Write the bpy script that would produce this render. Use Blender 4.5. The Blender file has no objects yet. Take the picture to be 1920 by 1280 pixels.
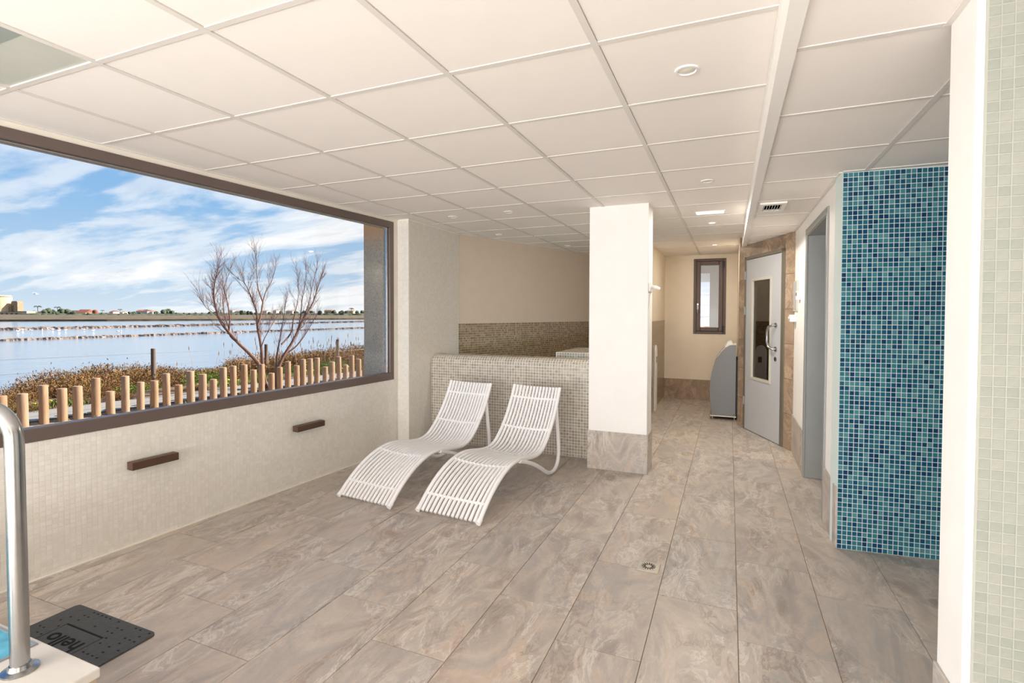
import bpy, bmesh, math, random
import numpy as np
from mathutils import Vector, Matrix

rng = random.Random(7)
S = bpy.context.scene
COL = S.collection
PI = math.pi

# ------------------------------------------------------------------ camera
F_PX, YAW, PIT, ROLL, PPY, CAM_H = 966.5, .399, .0235, .003, 610.0, 1.41
_f = np.array([-math.sin(YAW)*math.cos(PIT), math.cos(YAW)*math.cos(PIT), -math.sin(PIT)])
_r = np.array([math.cos(YAW), math.sin(YAW), 0.0])
_u = np.cross(_r, _f)
FW = _f
RT = _r*math.cos(ROLL)+_u*math.sin(ROLL)
UP = _u*math.cos(ROLL)-_r*math.sin(ROLL)
EYE = np.array([0, 0, CAM_H])
cd = bpy.data.cameras.new('camera')
cam = bpy.data.objects.new('camera', cd)
COL.objects.link(cam)
cd.sensor_width = 36.0
cd.lens = 36.0*F_PX/1920.0
cd.shift_y = -(640-PPY)/1920.0
cd.clip_end = 6000
cd.clip_start = .02
cam.matrix_world = Matrix(((RT[0], UP[0], -FW[0], 0), (RT[1], UP[1], -FW[1], 0),
                           (RT[2], UP[2], -FW[2], CAM_H), (0, 0, 0, 1)))
S.camera = cam

# ------------------------------------------------------------------ view + world + sun + area lights
S.view_settings.view_transform = 'Standard'
S.view_settings.look = 'None'
S.view_settings.exposure = 0.0
S.view_settings.gamma = 1.0
S.view_settings.use_curve_mapping = False
S.cycles.max_bounces = 10
S.cycles.diffuse_bounces = 6
S.cycles.transparent_max_bounces = 12
S.cycles.use_denoising = True


def srgb(c):
    out = []
    for v in c[:3]:
        v = v/255.0
        out.append(v/12.92 if v <= .04045 else ((v+.055)/1.055)**2.4)
    return (out[0], out[1], out[2], 1.0)


def ramp(nt, fac, stops, interp='LINEAR'):
    n = nt.nodes.new('ShaderNodeValToRGB')
    cr = n.color_ramp
    cr.interpolation = interp
    while len(cr.elements) < len(stops):
        cr.elements.new(.5)
    for e, (p, c) in zip(cr.elements, stops):
        e.position = p
        e.color = c if len(c) == 4 else srgb(c)
    if fac is not None:
        nt.links.new(fac, n.inputs[0])
    return n.outputs[0]


def math_node(nt, op, a, b=None, clamp=False):
    n = nt.nodes.new('ShaderNodeMath')
    n.operation = op
    n.use_clamp = clamp
    for i, v in enumerate((a, b)):
        if v is None:
            continue
        if isinstance(v, (int, float)):
            n.inputs[i].default_value = v
        else:
            nt.links.new(v, n.inputs[i])
    return n.outputs[0]


def mix_col(nt, fac, a, b, mode='MIX'):
    n = nt.nodes.new('ShaderNodeMix')
    n.data_type = 'RGBA'
    n.blend_type = mode
    for i, v in ((0, fac), (6, a), (7, b)):
        if isinstance(v, (int, float)):
            n.inputs[i].default_value = v
        elif isinstance(v, tuple):
            n.inputs[i].default_value = v if len(v) == 4 else srgb(v)
        else:
            nt.links.new(v, n.inputs[i])
    return n.outputs[2]


def noise(nt, vec, scale, detail=4, rough=.5, dist=0.0):
    n = nt.nodes.new('ShaderNodeTexNoise')
    n.inputs['Scale'].default_value = scale
    n.inputs['Detail'].default_value = detail
    n.inputs['Roughness'].default_value = rough
    n.inputs['Distortion'].default_value = dist
    if vec is not None:
        nt.links.new(vec, n.inputs['Vector'])
    return n


def mapping(nt, vec, loc=(0, 0, 0), rot=(0, 0, 0), scale=(1, 1, 1)):
    n = nt.nodes.new('ShaderNodeMapping')
    n.inputs['Location'].default_value = loc
    n.inputs['Rotation'].default_value = rot
    n.inputs['Scale'].default_value = scale
    nt.links.new(vec, n.inputs['Vector'])
    return n.outputs[0]


SKY = (2.0, 0.6)
W = bpy.data.worlds.new('sky')
S.world = W
W.use_nodes = True
nt = W.node_tree
nt.nodes.clear()
tc = nt.nodes.new('ShaderNodeTexCoord')
sep = nt.nodes.new('ShaderNodeSeparateXYZ')
nt.links.new(tc.outputs['Generated'], sep.inputs[0])
zc = math_node(nt, 'MAXIMUM', sep.outputs[2], 0.0)
den = math_node(nt, 'ADD', zc, .16)
px_ = math_node(nt, 'DIVIDE', sep.outputs[0], den)
py_ = math_node(nt, 'DIVIDE', sep.outputs[1], den)
cmb = nt.nodes.new('ShaderNodeCombineXYZ')
nt.links.new(px_, cmb.inputs[0])
nt.links.new(py_, cmb.inputs[1])
base = ramp(nt, zc, [(0, (212, 226, 238)), (.05, (186, 212, 235)), (.18, (142, 187, 230)), (.35, (108, 164, 222)), (1, (66, 116, 194))])
m1 = mapping(nt, cmb.outputs[0], loc=(SKY[0], SKY[1], 0), rot=(0, 0, .35), scale=(.62, 1.5, 1))
n1 = noise(nt, m1, 1.15, 9, .58, .3)
n2 = noise(nt, m1, .42, 3, .5)
dens = math_node(nt, 'ADD', math_node(nt, 'MULTIPLY', n1.outputs[0], .72), math_node(nt, 'MULTIPLY', n2.outputs[0], .42))
# a little more cloud on the sun's side of the sky
side = math_node(nt, 'MULTIPLY', math_node(nt, 'ADD', math_node(nt, 'MULTIPLY', sep.outputs[0], .5), math_node(nt, 'MULTIPLY', sep.outputs[1], .85)), .14)
dens = math_node(nt, 'ADD', dens, side)
cov = ramp(nt, dens, [(.52, (0, 0, 0, 1)), (.59, (.55, .55, .55, 1)), (.68, (1, 1, 1, 1))], 'EASE')
n3 = noise(nt, m1, 2.6, 6, .6)
ccol = ramp(nt, n3.outputs[0], [(.30, (222, 228, 236)), (.46, (250, 251, 253)), (.6, (255, 255, 255))])
sky = mix_col(nt, cov, base, ccol)
bg = nt.nodes.new('ShaderNodeBackground')
nt.links.new(sky, bg.inputs['Color'])
bg.inputs['Strength'].default_value = 1.08
wo = nt.nodes.new('ShaderNodeOutputWorld')
nt.links.new(bg.outputs[0], wo.inputs[0])


def lamp(name, typ, energy, color=(1, 1, 1), loc=(0, 0, 0), toward=None, size=None, angle=None, spread=None):
    d = bpy.data.lights.new(name, typ)
    d.energy = energy
    d.color = color
    if typ == 'AREA':
        d.shape = 'RECTANGLE'
        d.size, d.size_y = size
        if spread:
            d.spread = spread
    if typ == 'SUN' and angle:
        d.angle = angle
    o = bpy.data.objects.new(name, d)
    COL.objects.link(o)
    o.location = loc
    if toward is not None:
        o.rotation_euler = Vector(toward).to_track_quat('-Z', 'Y').to_euler()
    return o


SUN_EL = math.radians(34)
SUN_AZ = math.radians(38)          # from +Y towards +X
sdir = Vector((math.sin(SUN_AZ)*math.cos(SUN_EL), math.cos(SUN_AZ)*math.cos(SUN_EL), math.sin(SUN_EL)))
lamp('sun', 'SUN', 16.0, (1.0, .90, .76), (0, 30, 40), -sdir, angle=.009)
# added fill lamps behind and beside the camera, standing in for hall daylight
lamp('hall_fill_west', 'AREA', 215, (.97, .985, 1.0), (-3.0, -2.9, 1.1), (1, .8, .42), (2.6, 2.0))
lamp('hall_fill_rear', 'AREA', 195, (.97, .985, 1.0), (-1.2, -4.8, 1.1), (.1, 1, .45), (4.2, 2.1))
# added uplight behind the camera, brightens the ceilings in place of pool bounce
lamp('ceiling_fill', 'AREA', 115, (1.0, .985, .97), (-.4, -2.3, .25), (.05, .62, .78), (4.0, 1.6))


# ------------------------------------------------------------------ materials
def new_mat(name):
    m = bpy.data.materials.new(name)
    m.use_nodes = True
    nt = m.node_tree
    b = nt.nodes['Principled BSDF']
    return m, nt, b


def setb(b, rough=.5, metal=0.0, spec=.5, coat=0.0):
    b.inputs['Roughness'].default_value = rough
    b.inputs['Metallic'].default_value = metal
    b.inputs['Specular IOR Level'].default_value = spec
    b.inputs['Coat Weight'].default_value = coat


def bump(nt, b, height, strength=.2, dist=.01):
    n = nt.nodes.new('ShaderNodeBump')
    n.inputs['Strength'].default_value = strength
    n.inputs['Distance'].default_value = dist
    nt.links.new(height, n.inputs['Height'])
    nt.links.new(n.outputs[0], b.inputs['Normal'])


def plain(name, c, rough=.5, metal=0.0, spec=.5, var=.04, scale=6.0, bmp=0.0):
    m, nt, b = new_mat(name)
    setb(b, rough, metal, spec)
    t = nt.nodes.new('ShaderNodeTexCoord')
    n = noise(nt, t.outputs['Object'], scale, 4, .55)
    base = srgb(c)
    lo = tuple(max(0, v*(1-var)) for v in base[:3])+(1,)
    hi = tuple(min(1, v*(1+var)) for v in base[:3])+(1,)
    nt.links.new(ramp(nt, n.outputs[0], [(.3, lo), (.7, hi)]), b.inputs['Base Color'])
    if bmp:
        n2 = noise(nt, t.outputs['Object'], scale*18, 3, .6)
        bump(nt, b, n2.outputs[0], bmp, .004)
    return m


def attr_fac(nt, name='tint'):
    a = nt.nodes.new('ShaderNodeAttribute')
    a.attribute_type = 'GEOMETRY'
    a.attribute_name = name
    return a.outputs['Fac']


def tint_mat(name, stops, rough=.2, spec=.5, by_object=False, interp='LINEAR', wave=0.0):
    m, nt, b = new_mat(name)
    setb(b, rough, 0, spec)
    if by_object:
        oi = nt.nodes.new('ShaderNodeObjectInfo')
        fac = oi.outputs['Random']
    else:
        fac = attr_fac(nt)
    col = ramp(nt, fac, stops, interp)
    t = nt.nodes.new('ShaderNodeTexCoord')
    n = noise(nt, t.outputs['Object'], 60, 2, .5)
    col = mix_col(nt, .10, col, ramp(nt, n.outputs[0], [(.3, (.35, .35, .35, 1)), (.7, (.75, .75, .75, 1))]), 'OVERLAY')
    nt.links.new(col, b.inputs['Base Color'])
    if wave:
        n2 = noise(nt, t.outputs['Object'], 45, 2, .5)
        bump(nt, b, n2.outputs[0], wave, .004)
    return m


def stone_mat(name, dark=False, rough=.38):
    m, nt, b = new_mat(name)
    setb(b, rough, 0, .35)
    t = nt.nodes.new('ShaderNodeTexCoord')
    oi = nt.nodes.new('ShaderNodeObjectInfo')
    cm = nt.nodes.new('ShaderNodeCombineXYZ')
    for k, s in enumerate((37.0, 91.0, 53.0)):
        nt.links.new(math_node(nt, 'MULTIPLY', oi.outputs['Random'], s), cm.inputs[k])
    va = nt.nodes.new('ShaderNodeVectorMath')
    va.operation = 'ADD'
    nt.links.new(t.outputs['Object'], va.inputs[0])
    nt.links.new(cm.outputs[0], va.inputs[1])
    v = mapping(nt, va.outputs[0], rot=(0, 0, .75), scale=(2.3, .95, 1.6))
    big = noise(nt, v, 1.5, 5, .55, 1.2)
    fine = noise(nt, v, 2.9, 9, .66, 1.7)
    grain = noise(nt, va.outputs[0], 55, 4, .7)
    if dark:
        c = ramp(nt, big.outputs[0], [(.28, (112, 88, 66)), (.45, (146, 116, 88)), (.6, (166, 136, 106)), (.75, (136, 112, 90))])
    else:
        c = ramp(nt, big.outputs[0], [(.25, (140, 129, 119)), (.38, (168, 159, 152)), (.47, (198, 185, 172)), (.56, (170, 164, 159)), (.64, (199, 182, 166)), (.78, (158, 147, 137))])
    # pale veins along one contour of the fine field, brown ones along another
    pale = ramp(nt, fine.outputs[0], [(.52, (0, 0, 0, 1)), (.55, (1, 1, 1, 1)), (.58, (.2, .2, .2, 1)), (.66, (0, 0, 0, 1))])
    brown = ramp(nt, fine.outputs[0], [(.37, (0, 0, 0, 1)), (.43, (1, 1, 1, 1)), (.455, (0, 0, 0, 1))])
    mask = ramp(nt, noise(nt, v, 1.6, 2, .5, .6).outputs[0], [(.40, (.10, .10, .10, 1)), (.58, (1, 1, 1, 1))])
    c = mix_col(nt, math_node(nt, 'MULTIPLY', math_node(nt, 'MULTIPLY', pale, mask), .8), c, (206, 182, 152) if dark else (232, 224, 213))
    c = mix_col(nt, math_node(nt, 'MULTIPLY', math_node(nt, 'MULTIPLY', brown, mask), .75), c, (92, 66, 46) if dark else (136, 114, 98))
    c = mix_col(nt, .12, c, ramp(nt, grain.outputs[0], [(.3, (.3, .3, .3, 1)), (.7, (.8, .8, .8, 1))]), 'OVERLAY')
    # each tile leans a little to grey or to warm beige
    c = mix_col(nt, .28, c, ramp(nt, oi.outputs['Random'], [(0, (160, 158, 157)), (.5, (200, 185, 170)), (1, (174, 165, 157))]))
    nt.links.new(c, b.inputs['Base Color'])
    bump(nt, b, fine.outputs[0], .06, .004)
    return m


def glass_mat(name, tint=(1, 1, 1, 1), refl=1.0):
    m, nt, b = new_mat(name)
    nt.nodes.remove(b)
    out = nt.nodes['Material Output']
    tr = nt.nodes.new('ShaderNodeBsdfTransparent')
    tr.inputs[0].default_value = tint
    gl = nt.nodes.new('ShaderNodeBsdfGlossy')
    gl.inputs['Roughness'].default_value = .01
    fr = nt.nodes.new('ShaderNodeFresnel')
    fr.inputs['IOR'].default_value = 1.45
    mx = nt.nodes.new('ShaderNodeMixShader')
    nt.links.new(math_node(nt, 'MULTIPLY', fr.outputs[0], refl, True), mx.inputs[0])
    nt.links.new(tr.outputs[0], mx.inputs[1])
    nt.links.new(gl.outputs[0], mx.inputs[2])
    nt.links.new(mx.outputs[0], out.inputs['Surface'])
    return m


def emit_mat(name, c, s):
    m, nt, b = new_mat(name)
    setb(b, .5)
    b.inputs['Base Color'].default_value = srgb(c)
    b.inputs['Emission Color'].default_value = srgb(c)
    b.inputs['Emission Strength'].default_value = s
    return m


M = {}
M['paint'] = plain('white_paint', (243, 240, 236), .6, var=.015, bmp=.04)
M['paint_warm'] = plain('cream_paint', (238, 226, 206), .6, var=.02, bmp=.04)
M['paint_alcove'] = plain('shaded_white_paint', (214, 198, 180), .6, var=.02, bmp=.04)  # white paint toned beige, the alcove's shade put into the colour
M['ceiling'] = plain('ceiling_panel_white', (246, 240, 234), .75, var=.008, spec=.2, bmp=.05)
M['tbar'] = plain('ceiling_bar_white', (226, 221, 214), .45, var=.01)
M['trim_white'] = plain('white_trim', (246, 243, 238), .4, var=.01)
M['grout_floor'] = plain('floor_grout', (150, 128, 108), .8, var=.1)
M['floor'] = stone_mat('stone_floor_tile')
M['stone_wall'] = stone_mat('stone_wall_tile', True, .45)
M['stone_base'] = stone_mat('stone_base_tile', False, .42)
M['grout_cream'] = plain('cream_grout', (240, 234, 222), .8, var=.03)
M['cream_tile'] = tint_mat('cream_mosaic_tile', [(0, (228, 224, 215)), (.5, (232, 228, 220)), (1, (237, 233, 226))], .14)
M['grout_tub'] = plain('tub_grout', (246, 242, 234), .8, var=.03)
M['tub_tile'] = tint_mat('grey_brown_mosaic_tile', [(0, (160, 150, 134)), (.35, (170, 161, 146)), (.7, (178, 170, 155)), (1, (190, 182, 168))], .14)
M['brown_tile'] = tint_mat('brown_mosaic_tile', [(0, (112, 94, 72)), (.35, (130, 110, 84)), (.7, (144, 124, 97)), (1, (160, 140, 112))], .14)
M['grout_brown'] = plain('brown_band_grout', (205, 186, 152), .8, var=.04)
BLUES = [(0, (16, 56, 92)), (.16, (22, 72, 106)), (.36, (32, 92, 116)), (.62, (42, 106, 124)), (.85, (58, 120, 134)), (1, (86, 140, 150))]
M['blue_tile'] = tint_mat('blue_mosaic_tile', BLUES, .12)
M['blue_tile_single'] = tint_mat('blue_mosaic_tile_single', BLUES, .12, by_object=True)
M['grout_blue'] = plain('pale_blue_grout', (208, 220, 216), .8, var=.03)
M['sage_tile'] = tint_mat('sage_mosaic_tile', [(0, (146, 150, 141)), (.5, (151, 154, 145)), (1, (156, 158, 148))], .3, by_object=True)
M['grout_sage'] = plain('sage_grout', (168, 169, 159), .8, var=.03)
M['frame'] = plain('bronze_window_frame', (112, 98, 92), .35, .25, var=.04)
M['frame_dark'] = plain('dark_brown_window_frame', (84, 62, 52), .4, .1, var=.06)
M['glass'] = glass_mat('window_glass', (.985, .99, .99, 1), .10)
M['door_glass'] = glass_mat('door_glass', (.55, .55, .5, 1), 1.6)
M['grey_door'] = plain('pale_grey_laminate', (188, 190, 194), .35, var=.015)
M['grey_metal'] = plain('grey_jamb_metal', (152, 154, 152), .4, .3, var=.03)
M['olive_frame'] = plain('grey_brown_door_frame', (122, 116, 104), .4, .3, var=.03)
M['bead'] = plain('pale_glazing_bead', (200, 196, 182), .4, var=.02)
M['steel'] = plain('brushed_steel', (172, 173, 174), .22, 1.0, var=.06, scale=20)
M['steel_worn'] = plain('worn_steel', (186, 180, 168), .35, .9, var=.08, scale=30)
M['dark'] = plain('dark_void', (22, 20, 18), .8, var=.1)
M['white_plastic'] = plain('white_plastic', (240, 239, 236), .35, var=.01)
M['lounger'] = plain('white_lounger_resin', (250, 249, 248), .38, var=.012)
M['bronze_lamp'] = plain('dark_brown_wood_grain_lamp', (84, 60, 46), .45, .15, var=.18, scale=14)
M['rubber'] = plain('black_rubber', (82, 84, 86), .75, var=.12, scale=60, spec=.3)
M['rubber_dark'] = plain('recessed_black_rubber', (34, 35, 37), .85, var=.1, scale=60, spec=.2)
M['machine_grey'] = plain('speckled_grey_panel', (130, 132, 135), .45, var=.06, scale=120)
M['machine_white'] = plain('white_curved_panel', (232, 228, 220), .35, var=.02)
M['coping'] = plain('pale_stone_coping', (206, 201, 194), .5, var=.07, scale=5)
M['coping_side'] = plain('tan_stone_side', (176, 160, 136), .6, var=.06, scale=5)
M['pool_blue'] = plain('pool_blue_glass', (96, 164, 186), .12, var=.25, scale=18)
M['lamp_on'] = emit_mat('lit_diffuser', (255, 250, 240), 2.2)
M['lamp_off'] = plain('frosted_lens', (226, 220, 208), .3, var=.02)
M['skylight'] = plain('grey_green_translucent_panel', (196, 200, 192), .25, var=.03)
M['skylight_bar'] = plain('grey_panel_bar', (150, 160, 156), .35, var=.04)
M['concrete'] = plain('speckled_concrete_render', (138, 134, 128), .85, var=.32, scale=70, bmp=.25)
nt = M['concrete'].node_tree
_b = nt.nodes['Principled BSDF']
_src = _b.inputs['Base Color'].links[0].from_socket
_t = nt.nodes.new('ShaderNodeTexCoord')
_s = nt.nodes.new('ShaderNodeSeparateXYZ')
nt.links.new(_t.outputs['Object'], _s.inputs[0])
_n = noise(nt, _t.outputs['Object'], 5, 4, .6)
_h = math_node(nt, 'ADD', _s.outputs[2], math_node(nt, 'MULTIPLY', _n.outputs[0], .5))
_st = ramp(nt, math_node(nt, 'DIVIDE', _h, 3.0), [(.76, (0, 0, 0, 1)), (.86, (.75, .75, .75, 1))])
nt.links.new(mix_col(nt, _st, _src, (176, 130, 78)), _b.inputs['Base Color'])
M['roof'] = plain('roof_slab', (190, 186, 178), .8)


def wood_mat():
    m, nt, b = new_mat('weathered_round_timber')
    setb(b, .7, 0, .3)
    t = nt.nodes.new('ShaderNodeTexCoord')
    oi = nt.nodes.new('ShaderNodeObjectInfo')
    va = nt.nodes.new('ShaderNodeVectorMath')
    va.operation = 'ADD'
    nt.links.new(t.outputs['Object'], va.inputs[0])
    nt.links.new(oi.outputs['Random'], va.inputs[1])
    n = noise(nt, mapping(nt, va.outputs[0], scale=(14, 14, 1.6)), 3, 5, .6, .6)
    c = ramp(nt, n.outputs[0], [(.3, (116, 82, 54)), (.5, (138, 104, 74)), (.7, (156, 126, 96))])
    sp = nt.nodes.new('ShaderNodeSeparateXYZ')
    nt.links.new(t.outputs['Object'], sp.inputs[0])
    c = mix_col(nt, .45, c, ramp(nt, oi.outputs['Random'], [(0, (140, 120, 100)), (1, (152, 142, 128))]))
    nt.links.new(c, b.inputs['Base Color'])
    bump(nt, b, n.outputs[0], .15, .01)
    return m


M['timber'] = wood_mat()
M['post_wood'] = plain('grey_post_wood', (92, 78, 68), .8, var=.2, scale=25)
M['bark'] = plain('brown_bark', (104, 74, 62), .8, var=.25, scale=15)
M['twig'] = plain('violet_brown_twig', (112, 84, 82), .8, var=.2, scale=5)
M['gravel'] = plain('tan_gravel', (134, 110, 92), .9, var=.22, scale=30, bmp=.3)
M['path'] = plain('pale_concrete_path', (122, 120, 119), .8, var=.05, scale=3)
M['soil'] = plain('brown_bank_soil', (88, 70, 48), .95, var=.35, scale=4)
M['causeway'] = plain('pale_salt_causeway', (122, 106, 96), .95, var=.6, scale=1.6, spec=.1)
M['scrub_land'] = plain('brown_scrub_land', (80, 68, 48), .95, var=.6, scale=.35)
M['far_green'] = plain('far_dark_green', (64, 74, 56), .95, var=.3, scale=.5)
M['far_wall'] = plain('far_cream_wall', (176, 160, 134), .9, var=.05, scale=.2)
M['far_stone'] = plain('far_stone_wall', (136, 120, 100), .9, var=.15, scale=.5)
M['far_white'] = plain('far_white_wall', (186, 184, 182), .9, var=.04, scale=.2)
M['far_red'] = plain('far_red_roof', (126, 72, 56), .9, var=.15, scale=.5)
M['far_dark'] = plain('far_dark_roof', (84, 72, 72), .9, var=.15, scale=.5)
M['bird_white'] = plain('white_feathers', (240, 240, 240), .7)
M['bird_grey'] = plain('grey_feathers', (150, 152, 160), .7)
M['black'] = plain('black_plastic', (26, 25, 24), .5)
M['led'] = plain('olive_display', (104, 98, 60), .3)
M['wire'] = plain('fence_wire', (110, 104, 100), .5, .6)
M['shrub'] = tint_mat('dry_shrub_leaf', [(0, (60, 42, 30)), (.3, (108, 78, 52)), (.6, (134, 102, 66)), (.85, (100, 92, 46)), (1, (70, 84, 38))], .85, .15)
M['shrub_green'] = tint_mat('green_shrub_leaf', [(0, (54, 72, 30)), (.4, (82, 104, 42)), (.8, (110, 124, 56)), (1, (134, 122, 70))], .85, .15)
M['weed'] = tint_mat('weed_leaf', [(0, (64, 88, 38)), (.5, (90, 108, 50)), (.92, (122, 114, 68)), (1, (140, 116, 74))], .85, .15)
M['yellow'] = plain('yellow_petal', (236, 206, 60), .7)
M['reed'] = plain('dry_reed', (168, 132, 94), .85, var=.2)


def water_mat():
    m, nt, b = new_mat('lagoon_water')
    setb(b, .12, 0, .42)
    b.inputs['Base Color'].default_value = srgb((104, 120, 140))
    t = nt.nodes.new('ShaderNodeTexCoord')
    n = noise(nt, mapping(nt, t.outputs['Object'], scale=(.9, .35, 1)), 1.3, 5, .6)
    bump(nt, b, n.outputs[0], .3, .08)
    return m


M['water'] = water_mat()


# ------------------------------------------------------------------ mesh builder
def chain_loc(p):
    v = Vector((0, 0, 0))
    while p is not None:
        v += p.location
        p = p.parent
    return v


class MB:
    def __init__(self):
        self.v = []
        self.f = []
        self.t = []       # per face tint

    def add(self, vs, fs, tint=None):
        o = len(self.v)
        self.v += [tuple(map(float, p)) for p in vs]
        self.f += [tuple(i+o for i in q) for q in fs]
        self.t += [0.5 if tint is None else tint]*len(fs)
        return self

    def box(self, x0, x1, y0, y1, z0, z1):
        return self.obox((0, 0, 0), (1, 0, 0), (0, 1, 0), (0, 0, 1), x0, x1, y0, y1, z0, z1)

    def obox(self, o, a, b, c, a0, a1, b0, b1, c0, c1):
        o, a, b, c = (np.array(k, float) for k in (o, a, b, c))
        vs = [o+a*i+b*j+c*k for k in (c0, c1) for j in (b0, b1) for i in (a0, a1)]
        return self.add(vs, [(0, 2, 3, 1), (4, 5, 7, 6), (0, 1, 5, 4), (2, 6, 7, 3), (0, 4, 6, 2), (1, 3, 7, 5)])

    def prism(self, poly, z0, z1, inset=0.0):
        n = len(poly)
        c = np.mean(np.array(poly, float), axis=0)
        top = []
        for p in poly:
            d = np.array(p, float)-c
            L = max(1e-6, np.linalg.norm(d))
            top.append(c+d*(1-inset*1.4/L))
        vs = [(p[0], p[1], z0) for p in poly]
        if inset:
            vs += [(p[0], p[1], z1-inset) for p in poly]
            vs += [(p[0], p[1], z1) for p in top]
            fs = [tuple(range(n))[::-1], tuple(range(2*n, 3*n))]
            for k in range(2):
                fs += [(k*n+i, k*n+(i+1) % n, (k+1)*n+(i+1) % n, (k+1)*n+i) for i in range(n)]
        else:
            vs += [(p[0], p[1], z1) for p in poly]
            fs = [tuple(range(n))[::-1], tuple(range(n, 2*n))]
            fs += [(i, (i+1) % n, n+(i+1) % n, n+i) for i in range(n)]
        return self.add(vs, fs)

    def extrude(self, poly3, vec):
        """poly3: ordered points of a planar outline, extruded along vec"""
        n = len(poly3)
        v = np.array(vec, float)
        p = [np.array(q, float) for q in poly3]
        vs = p+[q+v for q in p]
        fs = [tuple(range(n)), tuple(range(n, 2*n))[::-1]]
        fs += [(i, n+i, n+(i+1) % n, (i+1) % n) for i in range(n)]
        return self.add(vs, fs)

    def tube(self, path, r, n=8, caps=True, closed=False, tint=None):
        P = [np.array(p, float) for p in path]
        m = len(P)
        rad = r if isinstance(r, (list, tuple)) else [r]*m
        T = []
        for i in range(m):
            if closed:
                d = P[(i+1) % m]-P[i-1]
            else:
                d = P[min(i+1, m-1)]-P[max(i-1, 0)]
            T.append(d/max(1e-9, np.linalg.norm(d)))
        ref = np.array([0, 0, 1.0]) if abs(T[0][2]) < .9 else np.array([1.0, 0, 0])
        N = np.cross(T[0], ref)
        N /= np.linalg.norm(N)
        vs = []
        for i in range(m):
            N = N-T[i]*(N@T[i])
            N /= max(1e-9, np.linalg.norm(N))
            B = np.cross(T[i], N)
            for k in range(n):
                a = 2*PI*k/n
                vs.append(P[i]+(N*math.cos(a)+B*math.sin(a))*rad[i])
        fs = []
        for i in range(m if closed else m-1):
            j = (i+1) % m
            for k in range(n):
                fs.append((i*n+k, i*n+(k+1) % n, j*n+(k+1) % n, j*n+k))
        if caps and not closed:
            fs.append(tuple(range(n))[::-1])
            fs.append(tuple((m-1)*n+k for k in range(n)))
        return self.add(vs, fs, tint)

    def lathe(self, prof, n=16, c=(0, 0, 0), cap=True):
        vs = []
        for r, z in prof:
            for k in range(n):
                a = 2*PI*k/n
                vs.append((c[0]+r*math.cos(a), c[1]+r*math.sin(a), c[2]+z))
        fs = []
        for i in range(len(prof)-1):
            for k in range(n):
                fs.append((i*n+k, i*n+(k+1) % n, (i+1)*n+(k+1) % n, (i+1)*n+k))
        if cap:
            fs.append(tuple(range(n))[::-1])
            fs.append(tuple((len(prof)-1)*n+k for k in range(n)))
        return self.add(vs, fs)

    def ellipsoid(self, c, r, nu=10, nv=7, jit=0.0):
        vs = [(c[0], c[1], c[2]-r[2])]
        for j in range(1, nv):
            ph = -PI/2+PI*j/nv
            for k in range(nu):
                a = 2*PI*k/nu
                q = 1+jit*(rng.random()-.5)
                vs.append((c[0]+r[0]*math.cos(ph)*math.cos(a)*q, c[1]+r[1]*math.cos(ph)*math.sin(a)*q, c[2]+r[2]*math.sin(ph)*q))
        vs.append((c[0], c[1], c[2]+r[2]))
        fs = [(0, 1+(k+1) % nu, 1+k) for k in range(nu)]
        for j in range(nv-2):
            for k in range(nu):
                fs.append((1+j*nu+k, 1+j*nu+(k+1) % nu, 1+(j+1)*nu+(k+1) % nu, 1+(j+1)*nu+k))
        L = len(vs)-1
        b = 1+(nv-2)*nu
        fs += [(b+k, b+(k+1) % nu, L) for k in range(nu)]
        return self.add(vs, fs)

    def mesh(self, name, mat, smooth=False, bevel=0.0, shift=(0, 0, 0), tinted=False):
        me = bpy.data.meshes.new(name)
        sh = np.array(shift, float)
        vs = np.array(self.v, float)-sh
        me.from_pydata([tuple(p) for p in vs], [], self.f)
        if mat is not None:
            me.materials.append(mat)
        if tinted:
            a = me.attributes.new('tint', 'FLOAT', 'FACE')
            a.data.foreach_set('value', np.array(self.t, np.float32))
        bm = bmesh.new()
        bm.from_mesh(me)
        bmesh.ops.recalc_face_normals(bm, faces=bm.faces)
        if bevel:
            es = [e for e in bm.edges if len(e.link_faces) == 2 and e.calc_face_angle(0) > .5]
            bmesh.ops.bevel(bm, geom=es, offset=bevel, segments=2, affect='EDGES', profile=.5, clamp_overlap=True)
        bm.to_mesh(me)
        bm.free()
        if smooth:
            me.shade_smooth()
            try:
                me.set_sharp_from_angle(angle=math.radians(42))
            except Exception:
                pass
        me.update()
        return me

    def build(self, name, mat, parent=None, smooth=False, bevel=0.0, base=False, tinted=False):
        sh = Vector((0, 0, 0))
        if parent is not None:
            sh = chain_loc(parent)
        elif base:
            a = np.array(self.v)
            sh = Vector(((a[:, 0].min()+a[:, 0].max())/2, (a[:, 1].min()+a[:, 1].max())/2, a[:, 2].min()))
        me = self.mesh(name, mat, smooth, bevel, sh, tinted)
        o = bpy.data.objects.new(name, me)
        COL.objects.link(o)
        if parent is not None:
            o.parent = parent
        else:
            o.location = sh
        return o


ONES = ['', 'first', 'second', 'third', 'fourth', 'fifth', 'sixth', 'seventh', 'eighth', 'ninth', 'tenth', 'eleventh', 'twelfth', 'thirteenth', 'fourteenth', 'fifteenth', 'sixteenth', 'seventeenth', 'eighteenth', 'nineteenth']
TENS = {2: ('twentieth', 'twenty'), 3: ('thirtieth', 'thirty'), 4: ('fortieth', 'forty'), 5: ('fiftieth', 'fifty')}


def ordinal(n):
    if n < 20:
        return ONES[n]
    t, o = divmod(n, 10)
    return TENS[t][0] if o == 0 else TENS[t][1]+'-'+ONES[o]


def tag(o, label=None, cat=None, group=None, kind=None):
    if label:
        o['label'] = label
    if cat:
        o['category'] = cat
    if group:
        o['group'] = group
    if kind:
        o['kind'] = kind
    return o


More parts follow.
